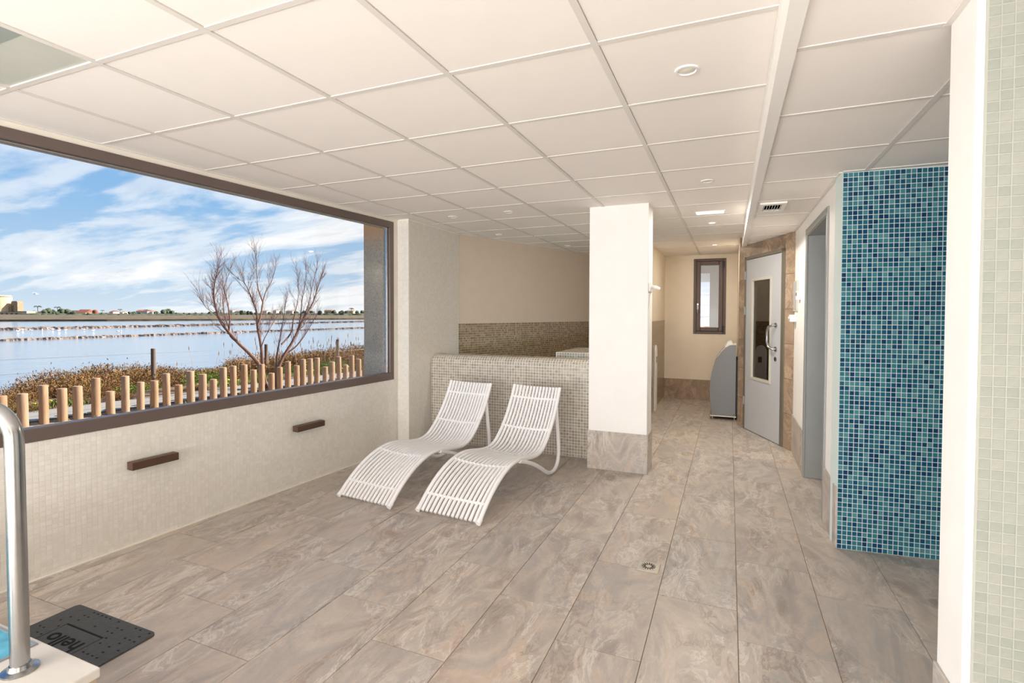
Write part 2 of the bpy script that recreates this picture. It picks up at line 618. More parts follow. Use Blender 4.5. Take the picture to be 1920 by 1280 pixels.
def thing(name, label, cat, loc=(0, 0, 0), rz=0.0, group=None):
    o = bpy.data.objects.new(name, None)
    COL.objects.link(o)
    o.empty_display_size = .1
    o.location = loc
    o.rotation_euler = (0, 0, rz)
    return tag(o, label, cat, group)


def struct(o, label=None, cat=None):
    return tag(o, label, cat, kind='structure')


def copy_tree(o, parent=None):
    c = o.copy()
    COL.objects.link(c)
    if parent is not None:
        c.parent = parent
    for ch in [k for k in KIDS.get(o.name, [])]:
        copy_tree(ch, c)
    return c


KIDS = {}


def register(o):
    """remember a thing's children for copy_tree"""
    KIDS[o.name] = list(o.children)
    for c in o.children:
        register(c)


def place(me, name, parent, loc, rot=None):
    o = bpy.data.objects.new(name, me)
    COL.objects.link(o)
    o.location = Vector(loc)-(chain_loc(parent) if parent is not None else Vector((0, 0, 0)))
    if rot is not None:
        o.rotation_euler = rot
    o.parent = parent
    return o


def clip(poly, hps):
    for (a, b, c) in hps:
        out = []
        n = len(poly)
        for i in range(n):
            p, q = poly[i], poly[(i+1) % n]
            dp, dq = a*p[0]+b*p[1]+c, a*q[0]+b*q[1]+c
            if dp >= 0:
                out.append(p)
            if dp*dq < 0:
                t = dp/(dp-dq)
                out.append((p[0]+t*(q[0]-p[0]), p[1]+t*(q[1]-p[1])))
        poly = out
        if len(poly) < 3:
            return []
    return poly


def area(poly):
    return abs(sum(poly[i][0]*poly[(i+1) % len(poly)][1]-poly[(i+1) % len(poly)][0]*poly[i][1] for i in range(len(poly)))/2)


def mosaic(name, parent, mat, o, u, v, nu, nv, pitch, gap=.0022, h=.0012, jit=.004, skip=None, pv=None):
    """real little glass tiles in one mesh: base square plus a bevelled, slightly tilted top"""
    o, u, v = (np.array(k, float) for k in (o, u, v))
    pv = pv or pitch
    w = np.cross(u, v)
    ii, jj = np.meshgrid(np.arange(nu), np.arange(nv), indexing='ij')
    ii, jj = ii.ravel(), jj.ravel()
    if skip is not None:
        keep = np.array([not skip(i, j) for i, j in zip(ii, jj)], bool)
        ii, jj = ii[keep], jj[keep]
    n = len(ii)
    R = np.random.RandomState(abs(hash(name)) % 9999 if False else 17+nu)
    c = o+np.outer((ii+.5)*pitch, u)+np.outer((jj+.5)*pv, v)
    a = (pitch-gap)/2
    av = (pv-gap)/2
    tilt = R.uniform(-jit, jit, (n, 2))
    V = np.zeros((n, 8, 3))
    for k, (su, sv) in enumerate(((-1, -1), (1, -1), (1, 1), (-1, 1))):
        V[:, k] = c+su*a*u+sv*av*v
        b, bv = a-.0008, av-.0008
        V[:, 4+k] = c+su*b*u+sv*bv*v+w*h+np.outer(su*b*tilt[:, 0]+sv*bv*tilt[:, 1], w)
    idx = np.array([[4, 5, 6, 7], [0, 1, 5, 4], [1, 2, 6, 5], [2, 3, 7, 6], [3, 0, 4, 7]])
    Fc = (np.arange(n)[:, None, None]*8+idx[None]).reshape(-1, 4)
    me = bpy.data.meshes.new(name)
    V = V.reshape(-1, 3)-np.array(chain_loc(parent))
    me.vertices.add(len(V))
    me.vertices.foreach_set('co', V.ravel())
    me.loops.add(Fc.size)
    me.loops.foreach_set('vertex_index', Fc.ravel().astype(np.int32))
    me.polygons.add(len(Fc))
    me.polygons.foreach_set('loop_start', (np.arange(len(Fc))*4).astype(np.int32))
    at = me.attributes.new('tint', 'FLOAT', 'FACE')
    at.data.foreach_set('value', np.repeat(R.rand(n), 5).astype(np.float32))
    me.materials.append(mat)
    me.update(calc_edges=True)
    me.validate()
    me.shade_flat()
    ob = bpy.data.objects.new(name, me)
    COL.objects.link(ob)
    ob.parent = parent
    ob['kind'] = 'stuff'
    return ob


def single_tile_mesh(name, mat, pitch, pv, gap=.0022, h=.0013):
    a, b = (pitch-gap)/2, (pv-gap)/2
    m = MB()
    vs = [(-a, 0, -b), (a, 0, -b), (a, 0, b), (-a, 0, b)]
    vs += [(sx*(a-.0012), -h, sz*(b-.0012)) for sx, sz in ((-1, -1), (1, -1), (1, 1), (-1, 1))]
    m.add(vs, [(4, 5, 6, 7), (0, 1, 5, 4), (1, 2, 6, 5), (2, 3, 7, 6), (3, 0, 4, 7)])
    return m.mesh(name, mat)


# ------------------------------------------------------------------ plan of the room
ZL, ZR = 2.367, 2.25                     # the two ceiling heights
XW0, XWS = -3.44, .062                   # window wall: x = XW0 + XWS*y


def xw(y):
    return XW0+XWS*y


_L = math.hypot(1, XWS)
WT = np.array([XWS/_L, 1/_L, 0])         # along the window wall
WN = np.array([1/_L, -XWS/_L, 0])        # into the room
WO = np.array([XW0, 0, 0])


def wbox(m, s0, s1, d0, d1, z0, z1):     # box in window wall coordinates (s along, d inward)
    return m.obox(WO, WT, WN, (0, 0, 1), s0*_L, s1*_L, d0, d1, z0, z1)


AL0, AL1 = np.array([-3.05, 5.5]), np.array([-1.77, 9.05])   # wall behind the hot tub
AT = np.append((AL1-AL0)/np.linalg.norm(AL1-AL0), 0)
AN = np.array([AT[1], -AT[0], 0])
AO = np.append(AL0, 0)
DP = np.array([.125, 7.116, 0])          # stone wall with the glazed door
DT = np.array([.3934, -.9194, 0])
DN = np.array([-.9194, -.3934, 0])
ZT = np.array([0, 0, 1.0])

# ------------------------------------------------------------------ floor
m = MB()
m.prism([(-3.75, -5.1), (3.4, -5.1), (3.4, 9.1), (-3.4, 9.1)], -.2, -.0035)
floor = struct(m.build('floor', M['grout_floor']), 'floor of veined beige and grey stone tiles with thin joints', 'floor')
TW, TL, X0F = .3655, .78, .051
full = MB().prism([(-TW/2+.0015, -TL/2+.0015), (TW/2-.0015, -TL/2+.0015), (TW/2-.0015, TL/2-.0015), (-TW/2+.0015, TL/2-.0015)], -.012, 0, .0012).mesh('tile', M['floor'])
for k in range(-10, 9):
    ph = (.07-.235*k) % TL
    x0 = X0F+TW*k
    for j in range(-5, 13):
        y0 = ph+TL*j
        if y0 > 9 or y0+TL < -2.5:
            continue
        if x0 > 1.1 and y0 > 4.2:
            continue
        cell = [(x0+.0015, y0+.0015), (x0+TW-.0015, y0+.0015), (x0+TW-.0015, y0+TL-.0015), (x0+.0015, y0+TL-.0015)]
        hp = [(1, -XWS, -XW0), (0, 1, 2.6), (0, -1, 9.0)]
        c = clip(cell, hp)
        if len(c) < 3 or area(c) < .004:
            continue
        if x0+TW < -1.5 and y0 > 6.6:
            continue
        cx, cy = x0+TW/2, y0+TL/2
        if abs(area(c)-area(cell)) < 1e-5:
            place(full, 'tile', floor, (cx, cy, 0))
        else:
            c2 = [(p[0]-cx, p[1]-cy) for p in c]
            place(MB().prism(c2, -.012, 0, .001).mesh('tile', M['floor']), 'tile', floor, (cx, cy, 0))

# ------------------------------------------------------------------ ceiling
m = MB()
m.prism([(-3.95, -5.15), (.146, -5.15), (.146, 9.3), (-2.2, 9.3), (-3.3, 6.0), (-3.66, 6.0)], ZL+.03, 2.85)
m.box(.146, 3.5, -5.15, 9.3, ZR+.03, 2.85)
ceil = struct(m.build('ceiling', M['roof']), 'white suspended panel ceiling in two heights', 'ceiling')
P = .6
pan = MB().box(-.287, .287, -.287, .287, 0, .012).mesh('panel', M['ceiling'], bevel=.002)
YL0 = 1.828


def xleft(y):
    return xw(y) if y < 5.5 else AL0[0]+(y-5.5)*(AL1[0]-AL0[0])/(AL1[1]-AL0[1])


XLS = [.146-P*i for i in range(0, 7)]
lightcell = None
for i in range(6):
    xa, xb = XLS[i+1], XLS[i]
    for j in range(-8, 12):
        ya, yb = YL0+P*j, YL0+P*(j+1)
        cell = [(xa+.013, ya+.013), (xb-.013, ya+.013), (xb-.013, yb-.013), (xa+.013, yb-.013)]
        hp = [(0, -1, 8.93), (0, 1, 2.6)]
        if ya < 4.4:
            hp.append((1, -XWS, -XW0))
        elif ya > 4.9:
            hp.append((AN[0], AN[1], -(AN[:2]@AL0)))
        c = clip(cell, hp)
        if len(c) < 3 or area(c) < .003:
            continue
        cx, cy = (xa+xb)/2, (ya+yb)/2
        if i == 4 and j == -2:
            sk = place(MB().box(-.287, .287, -.287, .287, 0, .012).mesh('light_panel', M['skylight'], bevel=.002), 'light_panel', ceil, (cx, cy, ZL+.006))
            sk['label'] = 'grey green translucent light panel'
            b = MB().box(-.285, .285, -.035, .03, -.002, .004).mesh('panel_bar', M['skylight_bar'])  # plain darker grey bar across the light panel
            place(b, 'grey_bar', sk, (cx, cy+.05, ZL+.006))
            continue
        if abs(area(c)-area(cell)) < 1e-5:
            place(pan, 'panel', ceil, (cx, cy, ZL+.004))
        else:
            place(MB().prism([(p[0]-cx, p[1]-cy) for p in c], 0, .012).mesh('panel', M['ceiling']), 'panel', ceil, (cx, cy, ZL+.004))
# T bars of the higher ceiling
for i, x in enumerate(XLS[:6]):
    ye = 8.95
    if x < AL1[0]:
        ye = 5.5+(x-AL0[0])*(AL1[1]-AL0[1])/(AL1[0]-AL0[0])-.02
    MB().box(x-.012, x+.012, -2.6, ye, ZL, ZL+.025).build('grid_bar', M['tbar'], ceil)
for j in range(-7, 13):
    y = YL0+P*j
    if y > 8.9:
        continue
    MB().box(xleft(y)+.005, .146, y-.012, y+.012, ZL+.001, ZL+.025).build('grid_bar', M['tbar'], ceil)
# wall angle along the window and the tub wall
m = MB()
wbox(m, -2.6, 4.46, 0, .018, ZL-.001, ZL+.02)
m.obox(AO, AT, AN, ZT, 0, 3.7, 0, .018, ZL-.001, ZL+.02)
m.box(-1.0, .115, 8.932, 8.95, ZL-.001, ZL+.02)
m.build('wall_angle', M['tbar'], ceil)
# lower ceiling beside the corridor
XR = [.16, .728, 1.33, 1.93, 2.3]
YR0, PR = 1.887, .607
for i in range(4):
    for j in range(-8, 9):
        ya, yb = YR0+PR*j, YR0+PR*(j+1)
        hp = [(0, 1, 2.6), (0, -1, 7.1)]
        if ya > 3.3:
            hp.append((-1, 0, .612))
        if yb > 5.9:
            hp.append((DN[0], DN[1], -(DN[:2]@DP[:2])))
        cell = [(XR[i]+.013, ya+.013), (XR[i+1]-.013, ya+.013), (XR[i+1]-.013, yb-.013), (XR[i]+.013, yb-.013)]
        c = clip(cell, hp)
        if len(c) < 3 or area(c) < .003:
            continue
        cx, cy = (XR[i]+XR[i+1])/2, (ya+yb)/2
        place(MB().prism([(p[0]-cx, p[1]-cy) for p in c], 0, .012).mesh('panel', M['ceiling']), 'panel', ceil, (cx, cy, ZR+.004))
for x in XR[1:4]:
    MB().box(x-.012, x+.012, -2.6, 3.6, ZR, ZR+.025).build('grid_bar', M['tbar'], ceil)
for j in range(-7, 9):
    y = YR0+PR*j
    xe = 2.3 if y < 3.6 else min(.61, DP[0]+(DP[1]-y)*.4279)
    if xe > .2:
        MB().box(.16, xe, y-.012, y+.012, ZR+.001, ZR+.025).build('grid_bar', M['tbar'], ceil)
m = MB()
m.box(.592, .61, 3.6, 6.0, ZR-.001, ZR+.02)
m.box(.61, 2.3, 3.575, 3.6, ZR-.001, ZR+.02)
m.box(.566, .584, 1.72, 1.895, ZR-.001, ZR+.02)
m.build('wall_angle', M['tbar'], ceil)
# white step between the two ceiling heights
m = MB()
m.box(.138, .146, -2.6, 7.15, ZR-.004, ZL+.004)
m.box(.138, .186, -2.6, 7.15, ZR-.008, ZR-.003)
m.box(.130, .150, -2.6, 7.15, ZL-.004, ZL+.002)
struct(m.build('trim_1', M['trim_white']), 'white step trim between the two ceiling heights', 'trim')

# ------------------------------------------------------------------ window wall (west)
S0, S1 = -.25, 4.39                      # the opening along the wall
ZS, ZH = .73, 2.335
m = MB()
wbox(m, -5.1, 4.46, -.30, 0, -.2, ZS)
wbox(m, -5.1, 4.46, -.30, 0, ZH, 2.8)
wbox(m, -5.1, S0, -.30, 0, ZS, ZH)
wbox(m, S1, 4.46, -.30, 0, ZS, ZH)
wl = struct(m.build('wall_left', M['grout_cream']), 'low wall of small cream mosaic tiles under the big window', 'wall')
NU = int((4.455-(-.6))*_L/.0262)
mosaic('mosaic_tile', wl, M['cream_tile'], WO+WT*(-.6*_L)+WN*.0005, WT, ZT, NU, 27, .0262, gap=.0016, h=.0007, jit=.006, pv=.027)
# bronze frame and the fixed pane
w1 = bpy.data.objects.new('window_1', None)
COL.objects.link(w1)
w1.location = (xw(2.1), 2.1, ZS)
struct(w1, 'huge picture window with bronze frame over the lagoon', 'window')
for nm, a in (('sill_frame', (S0, S1, -.06, .008, ZS, ZS+.072)), ('head_frame', (S0, S1, -.06, .008, ZH-.062, ZH+.0)),
              ('side_frame', (S1-.062, S1, -.06, .008, ZS+.072, ZH-.062)), ('side_frame', (S0, S0+.062, -.06, .008, ZS+.072, ZH-.062))):
    m = MB()
    wbox(m, *a)
    m.build(nm, M['frame'], w1, bevel=.004)
m = MB()
wbox(m, S0+.05, S1-.05, -.04, -.028, ZS+.06, ZH-.05)
m.build('pane', M['glass'], w1)
m = MB()
wbox(m, S1-.085, S1-.06, -.056, -.012, ZS+.072, ZH-.062)
wbox(m, S0, S1-.06, -.056, -.012, ZH-.075, ZH-.06)
m.build('glazing_bead', M['steel'], w1, bevel=.002)
# speckled concrete reveal outside
m = MB()
wbox(m, 4.30, 4.9, -.31, -.045, -.3, 2.8)
wbox(m, 4.9, 6.0, -.31, -.16, -.3, 2.8)
oc = struct(m.build('wall_outside', M['concrete']), 'speckled grey concrete pier outside beside the window', 'wall')

# mosaic clad corner column
m = MB()
m.prism([(-3.30, 4.46), (-3.03, 4.46), (-3.03, 5.5), (-3.05, 5.62), (-3.30, 5.62)], -.1, 2.42)
wc = struct(m.build('wall_corner', M['grout_cream']), 'corner pier clad in glossy cream mosaic between window and hot tub', 'wall')
mosaic('mosaic_tile', wc, M['cream_tile'], (-3.1655, 4.4595, 0), (1, 0, 0), ZT, 5, 87, .0268, gap=.0016, h=.0007, jit=.006, pv=.0271)
mosaic('mosaic_tile', wc, M['cream_tile'], (-3.0295, 4.463, 0), (0, 1, 0), ZT, 39, 87, .0264, gap=.0016, h=.0007, jit=.006, pv=.0271)

# wall behind the hot tub with its brown mosaic band
m = MB()
m.obox(AO, AT, AN, ZT, -.02, 3.75, -.2, 0, -.1, 2.42)
wa = struct(m.build('wall_alcove', M['paint_alcove']), 'white plaster wall behind the hot tub, toned beige for shade', 'wall')
m = MB()
m.obox(AO, AT, AN, ZT, 0, 3.7, 0, .004, .2, 1.28)
bd = m.build('band_backing', M['grout_brown'], wa)
mosaic('mosaic_tile', wa, M['brown_tile'], AO+AN*.0042+ZT*.60, AT, ZT, 128, 24, .0285, gap=.003, jit=.010)

# back wall with the narrow window
BW = 8.95
wx0, wx1, wz0, wz1 = -.545, -.055, 1.085, 2.305
m = MB()
m.box(-1.15, wx0, BW, BW+.25, -.1, 2.42)
m.box(wx1, .3, BW, BW+.25, -.1, 2.42)
m.box(wx0, wx1, BW, BW+.25, -.1, wz0)
m.box(wx0, wx1, BW, BW+.25, wz1, 2.42)
m.box(-2.1, -1.15, BW+.05, BW+.25, -.1, 2.42)
wb = struct(m.build('wall_back', M['paint_warm']), 'cream wall at the corridor end with the narrow window', 'wall')
w2 = bpy.data.objects.new('window_2', None)
COL.objects.link(w2)
w2.location = ((wx0+wx1)/2, BW, wz0)
struct(w2, 'narrow dark brown window at the corridor end', 'window')
m = MB()
fw = .045
m.box(wx0, wx0+fw, BW-.012, BW+.05, wz0, wz1)
m.box(wx1-fw, wx1, BW-.012, BW+.05, wz0, wz1)
m.box(wx0+fw, wx1-fw, BW-.012, BW+.05, wz0, wz0+fw)
m.box(wx0+fw, wx1-fw, BW-.012, BW+.05, wz1-fw, wz1)
m.build('frame', M['frame_dark'], w2, bevel=.004)
sa, sb, sc_, sd = wx0+fw, wx1-fw, wz0+fw, wz1-fw
sw = .063
m = MB()
m.box(sa, sa+sw, BW-.03, BW+.03, sc_, sd)
m.box(sb-sw, sb, BW-.03, BW+.03, sc_, sd)
m.box(sa+sw, sb-sw, BW-.03, BW+.03, sc_, sc_+sw)
m.box(sa+sw, sb-sw, BW-.03, BW+.03, sd-sw, sd)
sash = m.build('sash', M['frame_dark'], w2, bevel=.006)
MB().box(sa+sw-.005, sb-sw+.005, BW, BW+.012, sc_+sw-.005, sd-sw+.005).build('pane', M['glass'], w2)
m = MB()
m.box(sa+.012, sa+.035, BW-.042, BW-.03, 1.48, 1.58)
m.tube([(sa+.024, BW-.035, 1.55), (sa+.024, BW-.075, 1.55), (sa+.024, BW-.078, 1.53), (sa+.026, BW-.078, 1.42)], .008, 8)
m.build('handle', M['steel'], sash, smooth=True)
for hz in (1.17, 2.2):
    MB().box(sb-.012, sb+.018, BW-.045, BW-.028, hz-.05, hz+.05).build('hinge', M['black'], w2, bevel=.003)
# the pale courtyard beyond that window
m = MB()
m.box(-.34, .5, 10.2, 13.0, -.3, 4.2)
m.box(.0, .1, BW+.26, 10.2, -.3, 4.2)  # unseen side wall, set close to block sun from the window
m.box(-1.6, -.34, 10.2, 13.0, 2.16, 4.2)
m.box(-1.6, .1, BW+.26, 10.2, 2.75, 4.2)
struct(m.build('wall_courtyard', M['paint']), 'white wall and canopy seen through the narrow window', 'wall')

# white return beside the stone wall, and the mosaic partition facing it
m = MB()
m.box(.115, .25, 7.14, BW, -.1, 2.42)
struct(m.build('wall_return', M['paint_warm']), 'white wall end between curved machine and stone wall', 'wall')
m = MB()
m.box(-1.15, -1.0, 7.15, BW, -.1, 2.42)
wp = struct(m.build('wall_partition', M['paint_warm']), 'partition with dark mosaic dado past the white pillar', 'wall')
MB().box(-1.0, -.997, 7.16, BW-.02, 0, 1.305).build('band_backing', M['grout_brown'], wp)
mosaic('mosaic_tile', wp, M['brown_tile'], (-.9968, 7.17, .03), (0, 1, 0), ZT, 61, 44, .029, gap=.003, jit=.010)

# stone wall with door opening
m = MB()
so0, so1, doorh = .165, 1.045, 2.075
for a in ((-.03, so0, -.14, 0, -.1, 2.42), (so1, 1.25, -.14, 0, -.1, 2.42), (so0, so1, -.14, 0, doorh, 2.42)):
    m.obox(DP, DT, DN, ZT, *a)
ws = struct(m.build('wall_door', M['grout_floor']), 'brown stone tiled wall around the pale grey door', 'wall')
rows = [0, .37, .735, 1.10, 1.465, 1.83]
cuts = [(-.03, so0-.012), (so1+.012, 1.245)]
for (s0, s1) in cuts:
    for zi, z0 in enumerate(rows):
        z1 = (rows+[2.25])[zi+1]
        q = MB().obox(DP, DT, DN, ZT, s0+.002, s1-.002, 0, .008, z0+.002, min(z1, 2.25)-.002)
        o = q.build('tile', M['stone_wall'], ws)
for s0, s1 in ((so0-.01, .56), (.562, so1+.01)):
    MB().obox(DP, DT, DN, ZT, s0, s1-.002, 0, .008, doorh+.03, 2.25).build('tile', M['stone_wall'], ws)
# the door itself
d1 = bpy.data.objects.new('door_1', None)
COL.objects.link(d1)
pb = DP+DT*.6
d1.location = (pb[0], pb[1], 0)
struct(d1, 'pale grey door with tall glass pane and steel handle', 'door')


def dbox(m, s0, s1, z0, z1, d0, d1_):
    return m.obox(DP, DT, DN, ZT, s0, s1, d0, d1_, z0, z1)


m = MB()
dbox(m, so0-.02, so0+.02, 0, doorh+.035, -.14, .018)
dbox(m, so1-.04, so1+.025, 0, doorh+.035, -.14, .018)
dbox(m, so0-.02, so1+.025, doorh-.005, doorh+.035, -.14, .018)
m.build('door_frame', M['olive_frame'], d1, bevel=.003)
l0, l1, lz1 = so0+.022, so1-.043, doorh-.01
g0, g1, gz0, gz1 = .335, .785, .645, 1.82
m = MB()
dbox(m, l0, g0, .008, lz1, -.03, .012)
dbox(m, g1, l1, .008, lz1, -.03, .012)
dbox(m, g0, g1, .008, gz0, -.03, .012)
dbox(m, g0, g1, gz1, lz1, -.03, .012)
leaf = m.build('door_leaf', M['grey_door'], d1)
m = MB()
bw = .03
dbox(m, g0-.012, g0+bw-.012, gz0-.012, gz1+.012, -.034, .02)
dbox(m, g1-bw+.012, g1+.012, gz0-.012, gz1+.012, -.034, .02)
dbox(m, g0+bw-.012, g1-bw+.012, gz0-.012, gz0+bw-.012, -.034, .02)
dbox(m, g0+bw-.012, g1-bw+.012, gz1-bw+.012, gz1+.012, -.034, .02)
m.build('glazing_bead', M['bead'], leaf, bevel=.003)
m = MB()
dbox(m, g0+.008, g1-.008, gz0+.008, gz1-.008, -.012, -.004)
m.build('pane', M['door_glass'], leaf)


def dpt(s, d, z):
    return DP+DT*s+DN*d+ZT*z


m = MB()
hs = .875
m.tube([dpt(hs+.03, .012, 1.29), dpt(hs+.02, .05, 1.29), dpt(hs-.02, .072, 1.27), dpt(hs-.045, .075, 1.22), dpt(hs-.045, .075, 1.10), dpt(hs-.02, .072, 1.05), dpt(hs+.02, .05, 1.03), dpt(hs+.03, .012, 1.03)], .013, 10)
for hz in (1.29, 1.03):
    m.tube([dpt(hs+.03, .010, hz), dpt(hs+.03, .022, hz)], .026, 12)
m.build('handle', M['steel'], leaf, smooth=True)
m = MB()
m.tube([dpt(.905, .01, .92), dpt(.905, .02, .92)], .025, 14)
lk = m.build('lock', M['steel'], leaf, smooth=True)
MB().obox(dpt(.905, 0, .92), DT, DN, ZT, -.004, .004, .019, .0215, -.012, .012).build('keyhole', M['black'], lk)
for hz in (.35, 1.45, 1.88):
    m = MB()
    m.tube([dpt(l0-.012, .022, hz-.05), dpt(l0-.012, .022, hz+.05)], .012, 8)
    m.build('hinge', M['grey_metal'], d1, smooth=True)
# dark cabin behind the door
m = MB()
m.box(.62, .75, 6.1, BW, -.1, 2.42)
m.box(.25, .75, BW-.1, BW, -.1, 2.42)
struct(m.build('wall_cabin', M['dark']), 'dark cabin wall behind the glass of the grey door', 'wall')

# corridor wall (east) with the grey lined opening
XC = .612
ya, yb, zo = 4.075, 5.085, 2.10
m = MB()
m.box(XC, XC+.16, 3.62, ya, -.1, 2.42)
m.box(XC, XC+.16, yb, 6.05, -.1, 2.42)
m.box(XC, XC+.16, ya, yb, zo, 2.42)
struct(m.build('wall_right', M['paint']), 'bright white corridor wall with a grey lined doorway', 'wall')
d2 = bpy.data.objects.new('door_2', None)
COL.objects.link(d2)
d2.location = (XC+.1, (ya+yb)/2, 0)
struct(d2, 'open doorway lined in grey metal beside blue mosaic wall', 'door')
for nm, a in (('jamb', (XC-.006, XC+.36, yb-.02, yb+.004, 0, zo+.004)), ('jamb', (XC-.006, XC+.36, ya-.004, ya+.02, 0, zo+.004)),
              ('lintel', (XC-.006, XC+.36, ya+.02, yb-.02, zo-.02, zo+.004))):
    MB().box(*a).build(nm, M['grey_metal'], d2)
for a in ((XC-.012, XC-.0, yb-.03, yb+.035, 0, zo+.04), (XC-.012, XC-.0, ya-.035, ya+.012, 0, zo+.04), (XC-.012, XC-.0, ya+.012, yb-.03, zo-.012, zo+.04)):
    MB().box(*a).build('architrave', M['grey_metal'], d2, bevel=.002)
MB().box(XC+.36, XC+.40, ya-.3, yb+.3, -.1, 2.42).build('closed_leaf', M['grey_metal'], d2)

# blue mosaic wall
BA, BB = np.array([XC, 3.60, 0]), np.array([1.13, 3.656, 0])
BT = (BB-BA)/np.linalg.norm(BB-BA)
BN = np.array([BT[1], -BT[0], 0])
m = MB()
m.obox(BA, BT, BN, ZT, 0, 1.75, -.14, 0, -.1, 2.42)
wq = struct(m.build('wall_blue', M['grout_blue']), 'wall of small mixed blue mosaic tiles', 'wall')
BP, BPV = .0264, .0281
ang = math.atan2(BT[1], BT[0])
visible_hi = 20                           # columns 17..20 of the 66 are the ones that show largest
keep = set()
for i in (17, 18, 19):
    for j in range(80):
        keep.add((i, j))
for j in range(20, 80):
    keep.add((16, j))
mosaic('mosaic_tile', wq, M['blue_tile'], BA+BN*.0005, BT, ZT, 66, 80, BP, gap=.0034, jit=.006, pv=BPV, skip=lambda i, j: (i, j) in keep)
me = single_tile_mesh('tile', M['blue_tile_single'], BP, BPV, .0034)
for (i, j) in sorted(keep):
    p = BA+BN*.0005+BT*(BP*(i+.5))+ZT*(BPV*(j+.5))
    place(me, 'tile', wq, p, (0, 0, ang))

# near wall with sage mosaic
NX, NY0, NY1 = .584, 1.715, 1.892
m = MB()
m.box(NX, 2.3, NY0+.006, NY1, -.1, 2.42)
wn = struct(m.build('wall_near', M['paint']), 'near wall end in white plaster with pale sage mosaic face', 'wall')
MB().box(NX+.018, 2.29, NY0+.002, NY0+.006, 0, 2.25).build('mosaic_backing', M['grout_sage'], wn)
me = single_tile_mesh('tile', M['sage_tile'], .0272, .0272, .0026)
for i in range(4):
    for j in range(11, 84):
        place(me, 'tile', wn, (NX+.022+.0272*(i+.5), NY0+.002, .0272*(j+.5)))
mosaic('mosaic_tile', wn, tint_mat('sage_mosaic_tile_far', [(0, (146, 150, 141)), (1, (156, 158, 148))], .3),
       (NX+.022, NY0+.002, 0), (1, 0, 0), ZT, 60, 82, .0272, gap=.0026, skip=lambda i, j: i < 4 and j >= 11)

# closing walls of the hall, out of frame
m = MB()
m.box(2.3, 2.5, -5.1, 3.9, -.1, 2.42)
struct(m.build('wall_east', M['paint']), 'white wall closing the hall on the east', 'wall')
m = MB()
m.box(-3.8, 2.5, -5.3, -5.1, -.1, 2.42)
struct(m.build('wall_rear', M['paint']), 'white wall closing the hall behind the pool', 'wall')

m = MB()
m.box(1.0, 2.3, -1.0, -.8, -.1, 2.42)  # added behind the camera to keep lamp light off the near wall
struct(m.build('wall_light_blocker', M['paint']), 'unseen white wall added to shade the sage mosaic face', 'wall')

# pillar
PX0, PX1, PY0, PY1 = -1.178, -.654, 4.60, 4.86
m = MB()
m.box(PX0, PX1, PY0, PY1, 0, 2.42)
pil = struct(m.build('pillar', M['paint'], bevel=.004), 'square white pillar with stone base beside the loungers', 'pillar')
for a in ((PX0-.006, PX1+.006, PY0-.010, PY0-.0005, 0, .348), (PX1+.0005, PX1+.010, PY0-.0005, PY1, 0, .348), (PX0-.010, PX0-.0005, PY0-.0005, PY1, 0, .348)):
    MB().box(*a).build('base_tile', M['stone_base'], pil, bevel=.0015)

# skirting of the same stone
m = MB()
m.box(-.995, -.44, BW-.012, BW-.001, 0, .335)
m.box(-.437, .115, BW-.012, BW-.001, 0, .335)
struct(m.build('baseboard_back', M['stone_wall'], bevel=.0015), 'brown stone skirting under the narrow window', 'baseboard')
m = MB()
m.box(XC-.010, XC-.0005, yb+.036, 5.98, 0, .385)
struct(m.build('baseboard_right', M['stone_base'], bevel=.0015), 'stone skirting past the grey doorway', 'baseboard')
m = MB()
m.box(XC-.010, XC-.0005, 3.598, ya-.036, 0, .37)
struct(m.build('baseboard_corner', M['stone_base'], bevel=.0015), 'stone skirting between grey doorway and blue mosaic', 'baseboard')
m = MB()
m.box(NX-.010, NX-.0005, NY0+.002, NY1, 0, .375)
struct(m.build('baseboard_near', M['stone_base'], bevel=.0015), 'stone skirting on the white end of the near wall', 'baseboard')
m = MB()
wbox(m, -2.6, 4.46, 0, .012, 0, .006)
struct(m.build('trim_2', M['grout_cream']), 'pale bead along the foot of the window wall', 'trim')

# ------------------------------------------------------------------ hot tub clad in mosaic
tub = thing('hot_tub', 'hot tub enclosure clad in grey brown mosaic behind the loungers', 'hot tub', (-2.1, 5.1, 0))
TX0, TX1, TY = -3.024, -.70, 4.885


def sweep_profile(prof, x0, x1, m):
    """prof: (y, z) outline of the rim wall, swept along x"""
    n = len(prof)
    m.extrude([(x0, y, z) for y, z in prof], (x1-x0, 0, 0))


r = .075
ztop = .955
prof = [(TY, 0), (TY, ztop-r)]
prof += [(TY+r-r*math.cos(a), ztop-r+r*math.sin(a)) for a in [PI/2*k/6 for k in range(1, 7)]]
prof += [(TY+.24, ztop), (TY+.26, ztop-.02), (TY+.26, 0)]
m = MB()
sweep_profile(prof, TX0, TX1, m)
m.build('front_wall', M['grout_tub'], tub)
